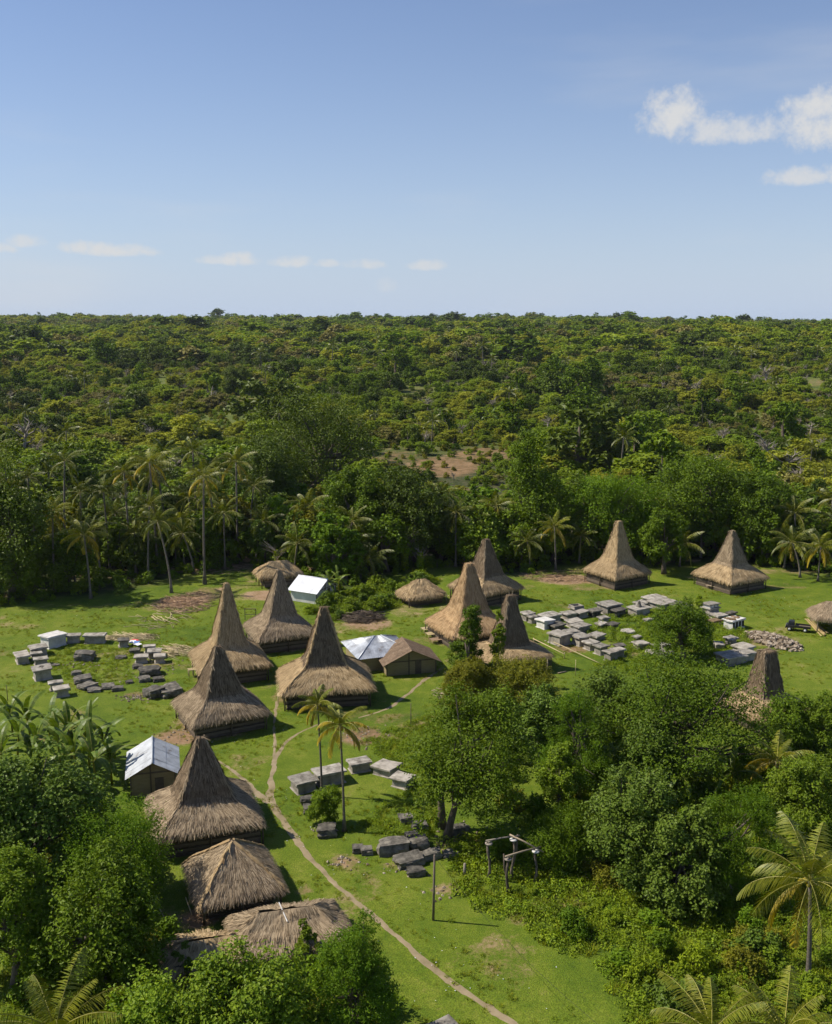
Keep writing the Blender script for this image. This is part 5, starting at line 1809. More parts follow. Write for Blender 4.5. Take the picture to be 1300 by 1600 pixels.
tree('broadleaf_tree', 'bluish-green bush-like tree behind the mango, left of the feathery tree', 845, 1190, 1078, 100, 'dome', 'leaf_broad', .42, .7, .9, .1, 30)
tree('small_tree', 'small bright green tree right below the mango crown', 872, 1258, 1168, 66, 'dome', 'leaf_bright', .36, .6, .9, .1, 22)
tree('spreading_tree', 'wide flat-topped tree spreading in front of the right graveyard', 1072, 1205, 1040, 270, 'spread', 'leaf_mango', .42, .6, 1.6, .06, 120, limb=.3)
tree('round_tree', 'round dark tree growing among the right-hand graves', 1068, 1030, 938, 92, 'dome', 'leaf_mango', .34, .6, 1.1, .04, 34)
tree('slender_tree', 'slender pale-green tree rising right of the round graveyard tree', 1090, 1008, 926, 36, 'column', 'leaf_yellow', .28, .6, .8, .05, 18)
tree('broadleaf_tree', 'big pale-leaved tree in the lower right thicket', 985, 1372, 1212, 150, 'dome', 'leaf_broad', .36, .75, 1.3, .04, 44)
tree('broadleaf_tree', 'lower pale-leaved tree leaning against the right of the big one', 1060, 1408, 1262, 140, 'dome', 'leaf_broad', .36, .75, 1.2, .04, 40)
tree('feathery_tree', 'soft feathery green tree right of the big pale-leaved one', 1138, 1400, 1215, 132, 'dome', 'leaf_fine', .30, .35, 1.0, .05, 40)
tree('feathery_tree', 'low dark feathery tree behind the skeletal post frame', 880, 1352, 1258, 120, 'bush', 'leaf_fine', .30, .4, 1.0, .02, 34)
tree('small_tree', 'bright leafy tree at the right edge below the young palm', 1262, 1302, 1186, 135, 'dome', 'leaf_bright', .38, .55, 1.0, .06, 36)
tree('small_tree', 'mid-green tree under the spreading tree, left of the banana plants', 1008, 1232, 1122, 128, 'bush', 'leaf_broad', .38, .65, .9, .02, 30)
tree('small_tree', 'pale green shrub-tree at the right edge beside the stray thatch', 1288, 1180, 1085, 80, 'bush', 'leaf_bright', .36, .55, .9, .02, 24)
tree('broadleaf_tree', 'dark broad-leaved tree in the left foreground below the banana plants', 52, 1405, 1180, 205, 'dome', 'leaf_broad', .46, .7, 1.1, .04, 60)
tree('feathery_tree', 'sunlit feathery tree left of the nearest tower house', 178, 1425, 1270, 165, 'dome', 'leaf_fine', .30, .4, 1.1, .04, 44)
tree('mango_tree', 'dark mango tree in the lower left beside the pyramid-roofed hut', 158, 1545, 1352, 205, 'dome', 'leaf_mango', .42, .6, 1.1, .05, 60)
tree('olive_tree', 'yellow-green tree at the lower left edge', 25, 1540, 1335, 140, 'dome', 'leaf_bright', .36, .5, 1.0, .05, 40)
tree('broadleaf_tree', 'sunlit yellow-green tree filling the bottom edge below the low thatched roof', 392, 1672, 1502, 230, 'dome', 'leaf_bright', .40, .65, 1.15, .03, 64)
tree('feathery_tree', 'feathery tree at the bottom, right of the sunlit one by the path', 562, 1640, 1452, 150, 'dome', 'leaf_fine', .30, .4, 1.1, .03, 46)
tree('small_tree', 'green tree at the bottom edge left of the ragged shed', 235, 1670, 1530, 160, 'bush', 'leaf_bright', .38, .6, 1.0, .02, 40)
tree('small_tree', 'leafy sapling in front of the ragged thatched shed', 290, 1545, 1462, 46, 'open', 'leaf_broad', .34, .65, .6, .1, 14)
tree('rock_bush', 'small bush growing on the rock mound at the palm foot', 512, 1288, 1226, 58, 'bush', 'leaf_bright', .30, .4, 1.1, .08, 20, cat='bush')
tree('papaya_tree', 'small tree with tufts in front of the low thatched roof', 478, 1520, 1440, 44, 'open', 'leaf_bright', .32, .5, .5, .2, 14)

tree('small_tree', 'dark leafy tree hiding the eaves of the blunt-towered house', 1228, 1172, 1082, 96, 'bush', 'leaf_mango', .38, .6, 1.1, .04, 28)
RG = np.random.default_rng(77)
# ------------------------------------------------------------------ coconut palms near the camera
PM = {}


def near_palm(label, px, py, top, fl, gold=.3, nf=20, lean=.06, rz=0.0, droop=1.0, mats=('leaf_palm', 'leaf_palm_gold'), nleaf=38, seed=1, r0=.16):
    p = G(px, py)
    H = max(.6, height_to(p[0], p[1], top))
    ms = palm_meshes(np.random.default_rng(seed), H, mats, nf=nf, fl=fl, lean=lean, gold=gold, droop=droop, nleaf=nleaf, r0=r0)
    return palm_thing(ms, label, (p[0], p[1], -.05), rz, 1.0, 'coconut palms near the village')


near_palm('left one of the two slim palms standing among the middle graves', 503, 1243, 1100, 2.9, .35, 17, .03, 2.0, 1.15, seed=2, r0=.13)
near_palm('right one of the two slim palms, with golden hanging fronds', 538, 1298, 1130, 3.2, .5, 18, .04, 3.6, 1.15, seed=3, r0=.14)
near_palm('big coconut palm with sprawling yellow-ribbed fronds at the right edge', 1262, 1535, 1382, 6.0, .15, 22, .08, 2.2, .95, nleaf=52, seed=4, r0=.2)
near_palm('young golden palm in the thicket below the spreading tree', 1206, 1252, 1188, 4.2, .45, 17, .05, .5, 1.0, seed=5)
near_palm('stemless young palm in the bottom left corner', 92, 1668, 1612, 6.0, .0, 18, .02, .4, .85, nleaf=50, seed=6)
near_palm('palm crown at the bottom edge, left one of the two lower right', 1108, 1668, 1612, 5.2, .1, 18, .02, 1.4, .9, nleaf=44, seed=7)
near_palm('palm crown at the bottom right corner, right one of two', 1222, 1672, 1618, 5.2, .1, 18, .02, .2, .9, nleaf=44, seed=8)

# ------------------------------------------------------------------ banana plants
BM = [banana_meshes(np.random.default_rng(40 + k), 4.6) for k in range(4)]
for k, (px, py, s) in enumerate([(20, 1150, 1.15), (48, 1160, 1.2), (78, 1172, 1.15), (110, 1185, 1.3), (140, 1200, 1.25), (95, 1205, 1.3), (60, 1195, 1.2), (28, 1190, 1.2), (150, 1235, 1.25), (120, 1222, 1.3), (165, 1190, 1.05), (8, 1215, 1.1), (128, 1165, 1.0), (175, 1225, 1.0)]):
    p = G(px, py)
    banana_thing(BM[k % 4], 'banana plant in the dense clump left of the tin-roofed shed', (p[0], p[1], -.05), RG.uniform(0, 6), s, 'banana clump on the left')
for k, (px, py, s, lab) in enumerate([(1140, 1245, 1.1, 'banana plant below the spreading tree, with one upright leaf'), (1060, 1250, 1.0, 'banana plant with arching leaves left of the upright-leaved one'), (1000, 1262, .9, 'banana plant with drooping leaves at the left of the thicket row'),
                                      (955, 1270, .8, 'short banana plant right of the small bright tree'), (1185, 1320, .8, 'small banana plant beside the soft feathery tree'), (175, 1560, .8, 'lone banana plant among the lower left bushes'),
                                      (515, 935, 1.0, 'banana plant right of the white-walled house'), (530, 928, .9, 'banana plant in the garden, second right of the white-walled house'), (585, 900, 1.0, 'banana plant standing alone in the garden behind the tin roofs'), (765, 680, 1.7, 'lone tall banana-like plant on the far slope above the bare field')]):
    p = G(px, py)
    z = float(ground_z(p[0], p[1]))
    banana_thing(BM[(k + 1) % 4], lab, (p[0], p[1], z - .05), RG.uniform(0, 6), s, 'single banana plants')

# ------------------------------------------------------------------ palms and tall trees of the wood's edge
WP = [merge_palm(np.random.default_rng(60 + k), 10.0, ('leaf_palm' if k == 0 else 'leaf_palm_dark', 'leaf_palm_gold' if k == 0 else 'leaf_palm'), nf=17, fl=5.2, lean=[.05, .12, .2, .08][k], gold=.2, nleaf=26, r0=.2, lw=1.7) for k in range(4)]
ORD = 'first second third fourth fifth sixth seventh eighth ninth tenth eleventh twelfth thirteenth fourteenth fifteenth sixteenth seventeenth eighteenth nineteenth twentieth twenty-first twenty-second twenty-third twenty-fourth twenty-fifth twenty-sixth twenty-seventh twenty-eighth twenty-ninth thirtieth thirty-first thirty-second'.split()
EDGE_PALMS = [(268, 926, 815), (320, 912, 745), (246, 890, 722), (204, 884, 738), (172, 896, 765), (104, 905, 722), (86, 925, 800), (142, 935, 835), (288, 888, 812), (372, 874, 722), (18, 905, 700), (303, 895, 832), (232, 905, 790), (40, 915, 760), (345, 880, 770),
              (460, 905, 850), (540, 893, 812), (586, 908, 872), (553, 900, 845), (746, 884, 808), (712, 885, 798), (868, 890, 822), (828, 890, 842), (640, 880, 800), (480, 880, 790),
              (1095, 872, 792), (1242, 885, 800), (1278, 908, 852), (1250, 902, 848), (1225, 888, 842), (1062, 885, 850), (1190, 880, 815), (1298, 890, 815), (905, 880, 835), (930, 872, 800)]
MORE_PALMS = [(130, 890, 770), (188, 878, 800), (225, 872, 745), (262, 868, 730), (298, 872, 775), (335, 868, 735), (352, 890, 800), (390, 866, 760), (60, 895, 745), (118, 915, 845), (158, 905, 830), (212, 900, 835), (275, 880, 840), (400, 880, 815), (5, 920, 790), (310, 862, 705),
               (505, 885, 835), (600, 878, 790), (690, 872, 770), (770, 876, 790), (725, 880, 835), (790, 880, 840), (850, 872, 800), (570, 870, 775),
               (1080, 868, 815), (1130, 872, 830), (1160, 876, 800), (1208, 872, 790), (1265, 880, 825), (1290, 876, 780), (985, 870, 820), (1020, 866, 790)]
EDGE_PALMS = sorted(EDGE_PALMS + MORE_PALMS)
reg_of = lambda q: 0 if q < 420 else (1 if q < 900 else 2)
for k, (px, py, top) in enumerate(EDGE_PALMS):
    nth = ORD[sum(1 for q in EDGE_PALMS[:k] if reg_of(q[0]) == reg_of(px))]
    p = G(px, py)
    H = height_to(p[0], p[1], top)
    s = H / 10.0
    side = 'left palm grove' if px < 420 else ('wood behind the central houses' if px < 900 else 'wood behind the right graveyard')
    t = thing('coconut_palm', nth + ' palm from the left ' + ['in the grove behind the left graveyard', 'in the wood behind the central thatched houses', 'at the wood edge behind the right-hand houses'][reg_of(px)],
              'palm tree', (p[0], p[1], -.1), RG.uniform(0, 6.28), 'palms of the ' + side)
    a = link('trunk', WP[k % 4][0], t, sc=(.8 + .2 * s, .8 + .2 * s, s))
    b = link('crown', WP[k % 4][1], t)
    f = RG.uniform(.85, 1.1)
    top_x = np.array(WP[k % 4][0].vertices[8 * 8].co)
    b.scale = (f, f, f)
    # the crown sits on the stretched trunk's head
    hx, hy = [sum(v.co[q] for v in WP[k % 4][0].vertices[64:72]) / 8 for q in (0, 1)]
    b.location = (hx * (.8 + .2 * s) - hx * f, hy * (.8 + .2 * s) - hy * f, 10 * s - 10 * f)

tree('tall_tree', 'big dark many-lobed tree towering over the wood left of the bare field', 490, 800, 622, 190, 'dome', 'leaf_dark', .8, .6, 1.0, .15, 60)
tree('tall_tree', 'dark tree at the left foot of the towering many-lobed one', 420, 830, 690, 130, 'dome', 'leaf_dark', .75, .6, 1.0, .12, 44)
tree('tall_tree', 'leafy green tree rising right of the bare red field', 826, 872, 682, 138, 'column', 'leaf_mango', .7, .6, 1.0, .1, 50)
tree('tall_tree', 'broad dark tree behind the two right-hand tower houses', 1098, 862, 715, 190, 'dome', 'leaf_mango', .7, .6, 1.0, .28, 54)
tree('tall_tree', 'feathery bright tree behind the dappled tower house', 955, 872, 742, 150, 'dome', 'leaf_fine', .6, .5, 1.0, .12, 48)
tree('tall_tree', 'shapely dark tree standing between the two right-hand tower houses', 1037, 897, 800, 84, 'dome', 'leaf_mango', .55, .6, 1.0, .1, 32)
tree('tall_tree', 'dense dark tree behind the low round-edged hut', 645, 878, 738, 140, 'dome', 'leaf_dark', .7, .6, 1.0, .15, 44)
tree('tall_tree', 'dark tree mass at the far left edge of the wood', 22, 932, 715, 150, 'column', 'leaf_dark', .7, .6, 1.0, .08, 48)
tree('tall_tree', 'dark tree in the wood directly above the white-walled house', 560, 880, 735, 120, 'dome', 'leaf_mango', .7, .6, 1.0, .15, 40)
tree('tall_tree', 'lobed dark tree alone on the slope above the towering one', 372, 640, 575, 60, 'dome', 'leaf_dark', .9, .6, 1.0, .1, 26)
tree('tall_tree', 'tall tree at the right edge of the wood behind the palms', 1180, 870, 745, 130, 'dome', 'leaf_mango', .7, .6, 1.0, .3, 44)
tree('tall_tree', 'round dark tree above the bare field', 585, 655, 600, 52, 'dome', 'leaf_dark', .9, .6, 1.0, .05, 22)
tree('tall_tree', 'glowing yellow-green tree far off near the horizon, left of centre', 262, 585, 518, 46, 'column', 'leaf_yellow', 1.0, .6, 1.0, .05, 24)
for k, (px, py, top, lab) in enumerate([(632, 890, 805, 'leafless tree wrapped in vines behind the garden, left of two'), (657, 896, 842, 'leafless tree wrapped in vines behind the garden, right of two'), (434, 905, 830, 'vine-wrapped bare trunk behind the hipped thatched roof')]):
    p = G(px, py)
    H = height_to(p[0], p[1], top)
    t = thing('bare_tree', lab, 'tree', (p[0], p[1], -.1))
    bare_geo(np.random.default_rng(k), H, .45, 9).build('trunk', 'bark_pale', t, smooth=True)
    n = 700
    zz = RG.uniform(0, H * .62, n)
    aa = RG.uniform(0, 6.28, n)
    rr = (.9 - .5 * zz / H) * RG.uniform(.5, 1.1, n)
    g = Geo()
    D = np.column_stack([np.cos(aa), np.sin(aa), .4 + 0 * aa])
    g.leaves(np.column_stack([np.cos(aa) * rr, np.sin(aa) * rr, zz]), D / np.linalg.norm(D, axis=1)[:, None], .4, .7, rng=RG)
    g.build('vine', 'leaf_weed', t)

# ------------------------------------------------------------------ the wood: nearest trees one by one, the rest as one mass
SPEC = [('leaf_dark', 'dome'), ('leaf_mango', 'dome'), ('leaf_mango', 'open'), ('leaf_bright', 'dome'), ('leaf_fine', 'open'), ('leaf_olive', 'dome'), ('leaf_olive', 'open'), ('leaf_broad', 'dome'), ('leaf_yellow', 'open')]
NEARW = []
for k, (lm, kd) in enumerate(SPEC):
    rg = np.random.default_rng(500 + k)
    a, b = tree_geo(rg, 8.0, 9.0, 1.6 if kd == 'dome' else 1.2, kd, 30, 3600, .62, .6)
    NEARW.append((a.mesh('trunk', 'bark', True), b.mesh('crown', lm)))


def jitter_grid(y0, y1, spacing, half, rg):
    pts = []
    y = y0
    while y < y1:
        s = spacing(y)
        h = half(y)
        n = int(2 * h / s)
        x = -h + (np.arange(n) + rg.random(n)) * s
        yy = y + rg.uniform(-.6, .6, n) * s
        pts.append(np.column_stack([x, yy]))
        y += s
    return np.concatenate(pts)


def behind_edge(x, y):
    """Metres behind the wood's edge (negative on the village side)."""
    fy = y * math.cos(PITCH) + EYE * math.sin(PITCH)
    px = 650 + FOC * x / fy
    q = np.linspace(-400, 1700, 106)
    e = np.array([G(a, b)[1] for a, b in zip(q, edge_y(q))])
    return y - np.interp(px, q, e)


def in_clearing(x, y, k=1.0):
    m = np.zeros(len(x), bool)
    for cx, cy_, rx, ry, a in CLEAR:
        m |= np.hypot((x - cx) / (rx * k), (y - cy_) / (ry * k)) < 1
    return m


rgw = np.random.default_rng(900)
W1 = jitter_grid(176, 335, lambda y: 6.3, lambda y: .47 * y + 38, rgw)
bd = behind_edge(W1[:, 0], W1[:, 1])
keep = (bd > 2.5) & ~in_clearing(W1[:, 0], W1[:, 1], .95)
W1, bd = W1[keep], bd[keep]
fy = W1[:, 1] * math.cos(PITCH) + EYE * math.sin(PITCH)
inview = np.abs(W1[:, 0] / fy) < .42
px_w = 650 + FOC * W1[:, 0] / fy
order = np.argsort(np.where(inview, bd, 1e4))
grove = (px_w > 70) & (px_w < 420) & (bd < 26) & (rgw.random(len(bd)) < .55)
order = order[~grove[order]]
single = order[:285]
rest = order[285:]


def species_at(x, y, rg):
    v = fbm(x / 42 + 11, y / 55 + 4, 3)
    u = np.clip((v - .32) / .36 + rg.normal(0, .08, len(x)), 0, .999)
    return u


u = species_at(W1[:, 0], W1[:, 1], rgw)
for i in single:
    x, y = W1[i]
    # shade trees by the houses, scrubbier growth behind
    s = rgw.uniform(.75, 1.3) * (1.15 if bd[i] < 45 else .95)
    k = int(np.array([0, 1, 0, 2, 1, 3, 7, 4, 5, 6])[int(u[i] * 10)]) if rgw.random() < .85 else rgw.integers(0, 9)
    if -16 < x < 40 and y > 238 and bd[i] > 20:
        s *= .5
    sx = s * rgw.uniform(.8, 1.15)
    px = 650 + FOC * x / (y * math.cos(PITCH) + EYE * math.sin(PITCH))
    reg = 0 if px < 430 else (1 if px < 880 else 2)
    t = thing('forest_tree', ['broad-leaved tree in the dense wood behind the left graveyard', 'broad-leaved tree in the dense wood behind the central thatched houses', 'broad-leaved tree in the dense wood behind the right graveyard'][reg], 'tree',
              (x, y, float(ground_z(x, y)) - .15), rgw.uniform(0, 6.28), ['trees of the wood on the left', 'trees of the wood in the middle', 'trees of the wood on the right'][reg], (sx, sx, s))
    link('trunk', NEARW[k][0], t)
    link('crown', NEARW[k][1], t)


def proto_collection(name, protos):
    col = bpy.data.collections.new(name)
    for k, me in enumerate(protos):
        o = bpy.data.objects.new('%s_%02d' % (name, k), me)
        col.objects.link(o)
    return col


def scatter(name, pts, rz, sc, idx, col):
    """One object of kind stuff: plants instanced on a cloud of points."""
    me = bpy.data.meshes.new(name)
    n = len(pts)
    me.vertices.add(n)
    me.vertices.foreach_set('co', np.asarray(pts, np.float32).ravel())
    sc = np.asarray(sc, np.float32)
    if sc.ndim == 1:
        sc = np.repeat(sc[:, None], 3, 1)
    for nm, typ, arr, key in (('turn', 'FLOAT_VECTOR', np.column_stack([np.zeros(n), np.zeros(n), rz]), 'vector'), ('size', 'FLOAT_VECTOR', sc, 'vector'), ('kind_index', 'INT', idx, 'value')):
        a = me.attributes.new(nm, typ, 'POINT')
        a.data.foreach_set(key, np.asarray(arr, np.int32 if typ == 'INT' else np.float32).ravel())
    o = link(name, me)
    ng = bpy.data.node_groups.new(name + '_nodes', 'GeometryNodeTree')
    ng.interface.new_socket('Geometry', in_out='INPUT', socket_type='NodeSocketGeometry')
    ng.interface.new_socket('Geometry', in_out='OUTPUT', socket_type='NodeSocketGeometry')
    gi = ng.nodes.new('NodeGroupInput')
    go = ng.nodes.new('NodeGroupOutput')
    ip = ng.nodes.new('GeometryNodeInstanceOnPoints')
    ci = ng.nodes.new('GeometryNodeCollectionInfo')
    ci.inputs['Collection'].default_value = col
    ci.inputs['Separate Children'].default_value = True
    ci.inputs['Reset Children'].default_value = True
    na = {}
    for nm, dt in (('turn', 'FLOAT_VECTOR'), ('size', 'FLOAT_VECTOR'), ('kind_index', 'INT')):
        q = ng.nodes.new('GeometryNodeInputNamedAttribute')
        q.data_type = dt
        q.inputs['Name'].default_value = nm
        na[nm] = q.outputs['Attribute']
    er = ng.nodes.new('FunctionNodeEulerToRotation')
    ng.links.new(na['turn'], er.inputs[0])
    ng.links.new(gi.outputs[0], ip.inputs['Points'])
    ng.links.new(ci.outputs[0], ip.inputs['Instance'])
    ip.inputs['Pick Instance'].default_value = True
    ng.links.new(na['kind_index'], ip.inputs['Instance Index'])
    ng.links.new(er.outputs[0], ip.inputs['Rotation'])
    ng.links.new(na['size'], ip.inputs['Scale'])
    ng.links.new(ip.outputs[0], go.inputs[0])
    md = o.modifiers.new('plants', 'NODES')
    md.node_group = ng
    return o


def joined_tree(rg, lm, kd, nleaf, size, W=8.0, H=8.0, base=.6, nl=22):
    a, b = tree_geo(rg, W, H, base, kd, nl, nleaf, size, .62, limb_frac=.15)
    g = Geo()
    g.v = a.v + b.v
    for k in (3, 4):
        g.f[k] = a.f[k] + [F + a.n for F in b.f[k]]
        g.mi[k] = a.mi[k] + [m + 1 for m in b.mi[k]]
    g.n = a.n + b.n
    return g.mesh('forest_plant', ['bark', lm])


FARSPEC = [('leaf_dark', 'dome'), ('leaf_mango', 'dome'), ('leaf_mango', 'open'), ('leaf_bright', 'dome'), ('leaf_scrub_green', 'dome'), ('leaf_scrub_green', 'open'), ('leaf_scrub', 'dome'), ('leaf_scrub', 'open'), ('leaf_yellow', 'open'), ('leaf_dry', 'open')]
midp = [joined_tree(np.random.default_rng(700 + k), lm, kd, 2000, .66) for k, (lm, kd) in enumerate(FARSPEC)]
farp = [joined_tree(np.random.default_rng(800 + k), lm, kd, 620, 1.12) for k, (lm, kd) in enumerate(FARSPEC)]


def far_palm(seed):
    tr, fr, top = palm_geo(np.random.default_rng(seed), 11.0, nf=13, fl=4.6, lean=.08, nleaf=10, r0=.2, lw=4.5)
    g = Geo()
    g.tube([(0, 0, 0), tuple(top)], [.2, .15], 5)
    for f, age in fr:
        off = g.n
        for V in f.v:
            g.v.append(V)
        for k in (3, 4):
            for F, mi in zip(f.f[k], f.mi[k]):
                g.f[k].append(F + off)
                g.mi[k].append(np.full(len(F), 1))
        g.n = sum(len(v) for v in g.v)
    # broaden the sparse leaflets
    return g.mesh('forest_plant', ['bark_palm', 'leaf_palm_dark'])


def far_bare(seed):
    return bare_geo(np.random.default_rng(seed), 8.0, .4, 16, 1.7).mesh('forest_plant', 'bark_pale', True)


midp += [far_palm(1), far_palm(2), far_bare(3), far_bare(4)]
farp += [far_palm(1), far_palm(2), far_bare(3), far_bare(4)]
MIDC = proto_collection('wood_mid', midp)
FARC = proto_collection('wood_far', farp)


def kinds(x, y, rg):
    u = species_at(x, y, rg)
    k = np.select([u < .03, u < .07, u < .12, u < .26, u < .42, u < .56, u < .74, u < .90], [0, 1, 2, 3, 4, 5, 6, 7], 8)
    r = rg.random(len(x))
    dry = fbm(x / 60 + 31, y / 60 + 8, 3)
    k = np.where((dry > .58) & (r < .24), 9, k)
    right = sstep(60, 260, x / np.maximum(y, 1) * 600) * sstep(380, 480, y) * (1 - sstep(700, 900, y))
    k = np.where(r > 1 - .035 - .06 * (dry > .5) - .07 * right, 12 + (rg.random(len(x)) < .5), k)
    k = np.where((r > .90) & (r < .925 + .0), 10 + (rg.random(len(x)) < .5), k)
    return k


W2 = jitter_grid(330, 760, lambda y: 6.3 + (y - 330) * .003, lambda y: .47 * y + 60, rgw)
keep = ~in_clearing(W2[:, 0], W2[:, 1], .95)
open_ = fbm(W2[:, 0] / 45 + 7, W2[:, 1] / 70 + 2, 3)
keep &= ~((open_ > .68) & (rgw.random(len(W2)) < .8) & (W2[:, 1] > 420))
W2 = W2[keep]
allm = np.concatenate([W1[rest], W2])
x, y = allm.T
hgt = .62 + .5 * fbm(x / 35 + 2, y / 35 + 6, 2) - .25 + rgw.normal(0, .22, len(x))
tallness = np.where(y < 330, 1.15, np.interp(y, [330, 420, 760], [.95, .78, .95]))
s = np.clip(hgt, .4, 1.5) * tallness * 1.22 * rgw.lognormal(0, .22, len(x))
big = rgw.random(len(x)) < .045
s = np.where(big, s * 1.55, s)
s = np.where((x > -14) & (x < 42) & (y > 235) & (y < 352), s * .42, s)
k = kinds(x, y, rgw)
k = np.where(big & (k < 10), rgw.integers(0, 3, len(x)), k)
flat = np.where((k >= 3) & (k < 10), 1.0, 0.0)
stuff(scatter('woodland', np.column_stack([x, y, ground_z(x, y) - .2]), rgw.uniform(0, 6.28, len(x)), np.column_stack([s * rgw.uniform(.95, 1.2, len(x)) * (1 + .28 * flat), s * rgw.uniform(.95, 1.2, len(x)) * (1 + .28 * flat), s * (1 - .22 * flat)]), k, MIDC),
      'mixed green bushland and trees covering the slope behind the village', 'forest')
W3 = jitter_grid(755, 2900, lambda y: 7.6 + (y - 755) * .0024, lambda y: .45 * y + 80, rgw)
open_ = fbm(W3[:, 0] / 45 + 7, W3[:, 1] / 70 + 2, 3)
W3 = W3[~((open_ > .70) & (rgw.random(len(W3)) < .6))]
x, y = W3.T
s = 1.3 * np.clip(.75 + .7 * (fbm(x / 50 + 2, y / 50 + 6, 2) - .35) + rgw.normal(0, .24, len(x)), .4, 1.8) * np.interp(y, [755, 2000], [.95, 1.2]) * rgw.lognormal(0, .2, len(x))
big = rgw.random(len(x)) < .03
s = np.where(big, s * 1.5, s)
k = kinds(x, y, rgw)
k = np.where(big & (k < 10), rgw.integers(0, 3, len(x)), k)
pal = (fbm(x / 150 + 9, y / 200 + 1, 2) > .56) & (rgw.random(len(x)) < .45) & (y > 1300)
k = np.where(pal, 10 + (rgw.random(len(x)) < .5), k)
s = np.where(k >= 10, np.clip(s, .75, 1.05), s)
stuff(scatter('far_woodland', np.column_stack([x, y, ground_z(x, y) - .2]), rgw.uniform(0, 6.28, len(x)), np.column_stack([s * np.where(k >= 10, 1.0, 1.38), s * np.where(k >= 10, 1.0, 1.38), s * np.where(k >= 10, 1.0, .78)]), k, FARC),
      'far-off woodland with palms reaching to the horizon', 'forest')

# ------------------------------------------------------------------ bushes, weeds and grass
SHR = []
for k, (lm, kd) in enumerate([('leaf_bright', 'bush'), ('leaf_fine', 'bush'), ('leaf_weed', 'bush'), ('leaf_broad', 'bush'), ('leaf_olive', 'bush'), ('leaf_mango', 'bush')]):
    rg = np.random.default_rng(1200 + k)
    a, b = tree_geo(rg, 3.0, 2.2, .1, kd, 18, 1500, .26 if lm != 'leaf_broad' else .34, .55, trunk_r=.05, stems=3, limb_frac=.6)
    SHR.append((a.mesh('stems', 'bark', True), b.mesh('foliage', lm)))


def inside(poly, px, py):
    poly = np.array(poly, float)
    c = np.zeros(len(px), bool)
    j = len(poly) - 1
    for i in range(len(poly)):
        xi, yi = poly[i]
        xj, yj = poly[j]
        c ^= ((yi > py) != (yj > py)) & (px < (xj - xi) * (py - yi) / (yj - yi + 1e-9) + xi)
        j = i
    return c


def in_poly(poly, n, rg, z=0.0):
    """n even random spots on the ground inside an outline surveyed in the photograph."""
    P = np.array([G(*q)[:2] for q in poly])
    lo, hi = P.min(0), P.max(0)
    out = np.zeros((0, 2))
    while len(out) < n:
        q = rg.uniform(lo, hi, (n * 3, 2))
        out = np.concatenate([out, q[inside(P, q[:, 0], q[:, 1])]])
    return out[:n]


rgs = np.random.default_rng(1500)
THICKET = [(690, 1318), (770, 1300), (845, 1330), (870, 1250), (930, 1190), (985, 1240), (1060, 1230), (1180, 1170), (1240, 1150), (1310, 1130), (1320, 1620), (1000, 1620), (960, 1560), (930, 1500), (860, 1490), (800, 1440), (745, 1420), (712, 1390)]
LEFTTHICK = [(0, 1230), (100, 1240), (170, 1285), (225, 1330), (235, 1395), (265, 1470), (270, 1540), (340, 1560), (480, 1540), (560, 1530), (600, 1580), (620, 1640), (0, 1640)]
GARDEN = [(480, 955), (520, 935), (640, 900), (690, 905), (625, 950), (560, 958), (520, 975)]
MIDTH = [(690, 1120), (760, 1090), (850, 1105), (930, 1130), (960, 1200), (900, 1290), (800, 1300), (760, 1240)]
GRAVES = [(900, 985), (960, 955), (1040, 945), (1120, 960), (1170, 985), (1170, 1030), (1080, 1050), (1000, 1060), (930, 1040), (980, 1010)]


FRAME_AT = G(797, 1385)[:2]


def bushes(poly, n, smin, smax, label, group, picks, rg):
    for q in in_poly(poly, n, rg):
        s = rg.uniform(smin, smax)
        k = int(rg.choice(picks))
        if np.hypot(*(q - FRAME_AT)) < 7.5 and q[1] < FRAME_AT[1] + 4:
            continue
        t = thing('bush', label, 'bush', (q[0], q[1], -.1), rg.uniform(0, 6.28), group, (s * rg.uniform(.85, 1.2), s, s * rg.uniform(.75, 1.15)))
        link('stems', SHR[k][0], t)
        link('foliage', SHR[k][1], t)


bushes(THICKET, 120, .5, 1.15, 'leafy green bush in the tangled thicket at the lower right', 'bushes of the lower right thicket', [0, 0, 1, 1, 2, 2, 3, 4], rgs)
bushes(LEFTTHICK, 70, .7, 1.5, 'green bush in the undergrowth of the lower left corner', 'bushes of the lower left corner', [0, 1, 1, 3, 4, 5], rgs)
bushes(GARDEN, 46, .5, 1.3, 'bright green bush in the garden behind the tin-roofed houses', 'bushes of the garden', [0, 2, 2, 3], rgs)
bushes(MIDTH, 40, .7, 1.4, 'green bush in the shade between the mango and the spreading tree', 'bushes under the village trees', [0, 1, 3, 4, 5], rgs)
SHRC = proto_collection('undergrowth', [joined_tree(np.random.default_rng(1300 + k), lm, 'bush', 420, .42, 3.0, 2.2, .05, 12) for k, lm in enumerate(['leaf_bright', 'leaf_fine', 'leaf_weed', 'leaf_mango', 'leaf_olive', 'leaf_broad'])])
U = jitter_grid(165, 260, lambda y: 2.4, lambda y: .47 * y + 30, rgs)
ub = behind_edge(U[:, 0], U[:, 1])
ok = (ub > -2 + 5 * (fbm(U[:, 0] / 8, U[:, 1] / 8, 2) - .4)) & (ub < 32) & (rgs.random(len(U)) < .62)
U = U[ok]
s = rgs.uniform(.4, 1.35, len(U))
stuff(scatter('undergrowth', np.column_stack([U, ground_z(U[:, 0], U[:, 1]) - .1]), rgs.uniform(0, 6.28, len(U)), s, rgs.choice([0, 1, 2, 3, 3, 5], len(U)), SHRC), 'shady shrub undergrowth along the edge of the wood', 'undergrowth')
UF = jitter_grid(320, 560, lambda y: 4.2, lambda y: .47 * y + 40, rgs)
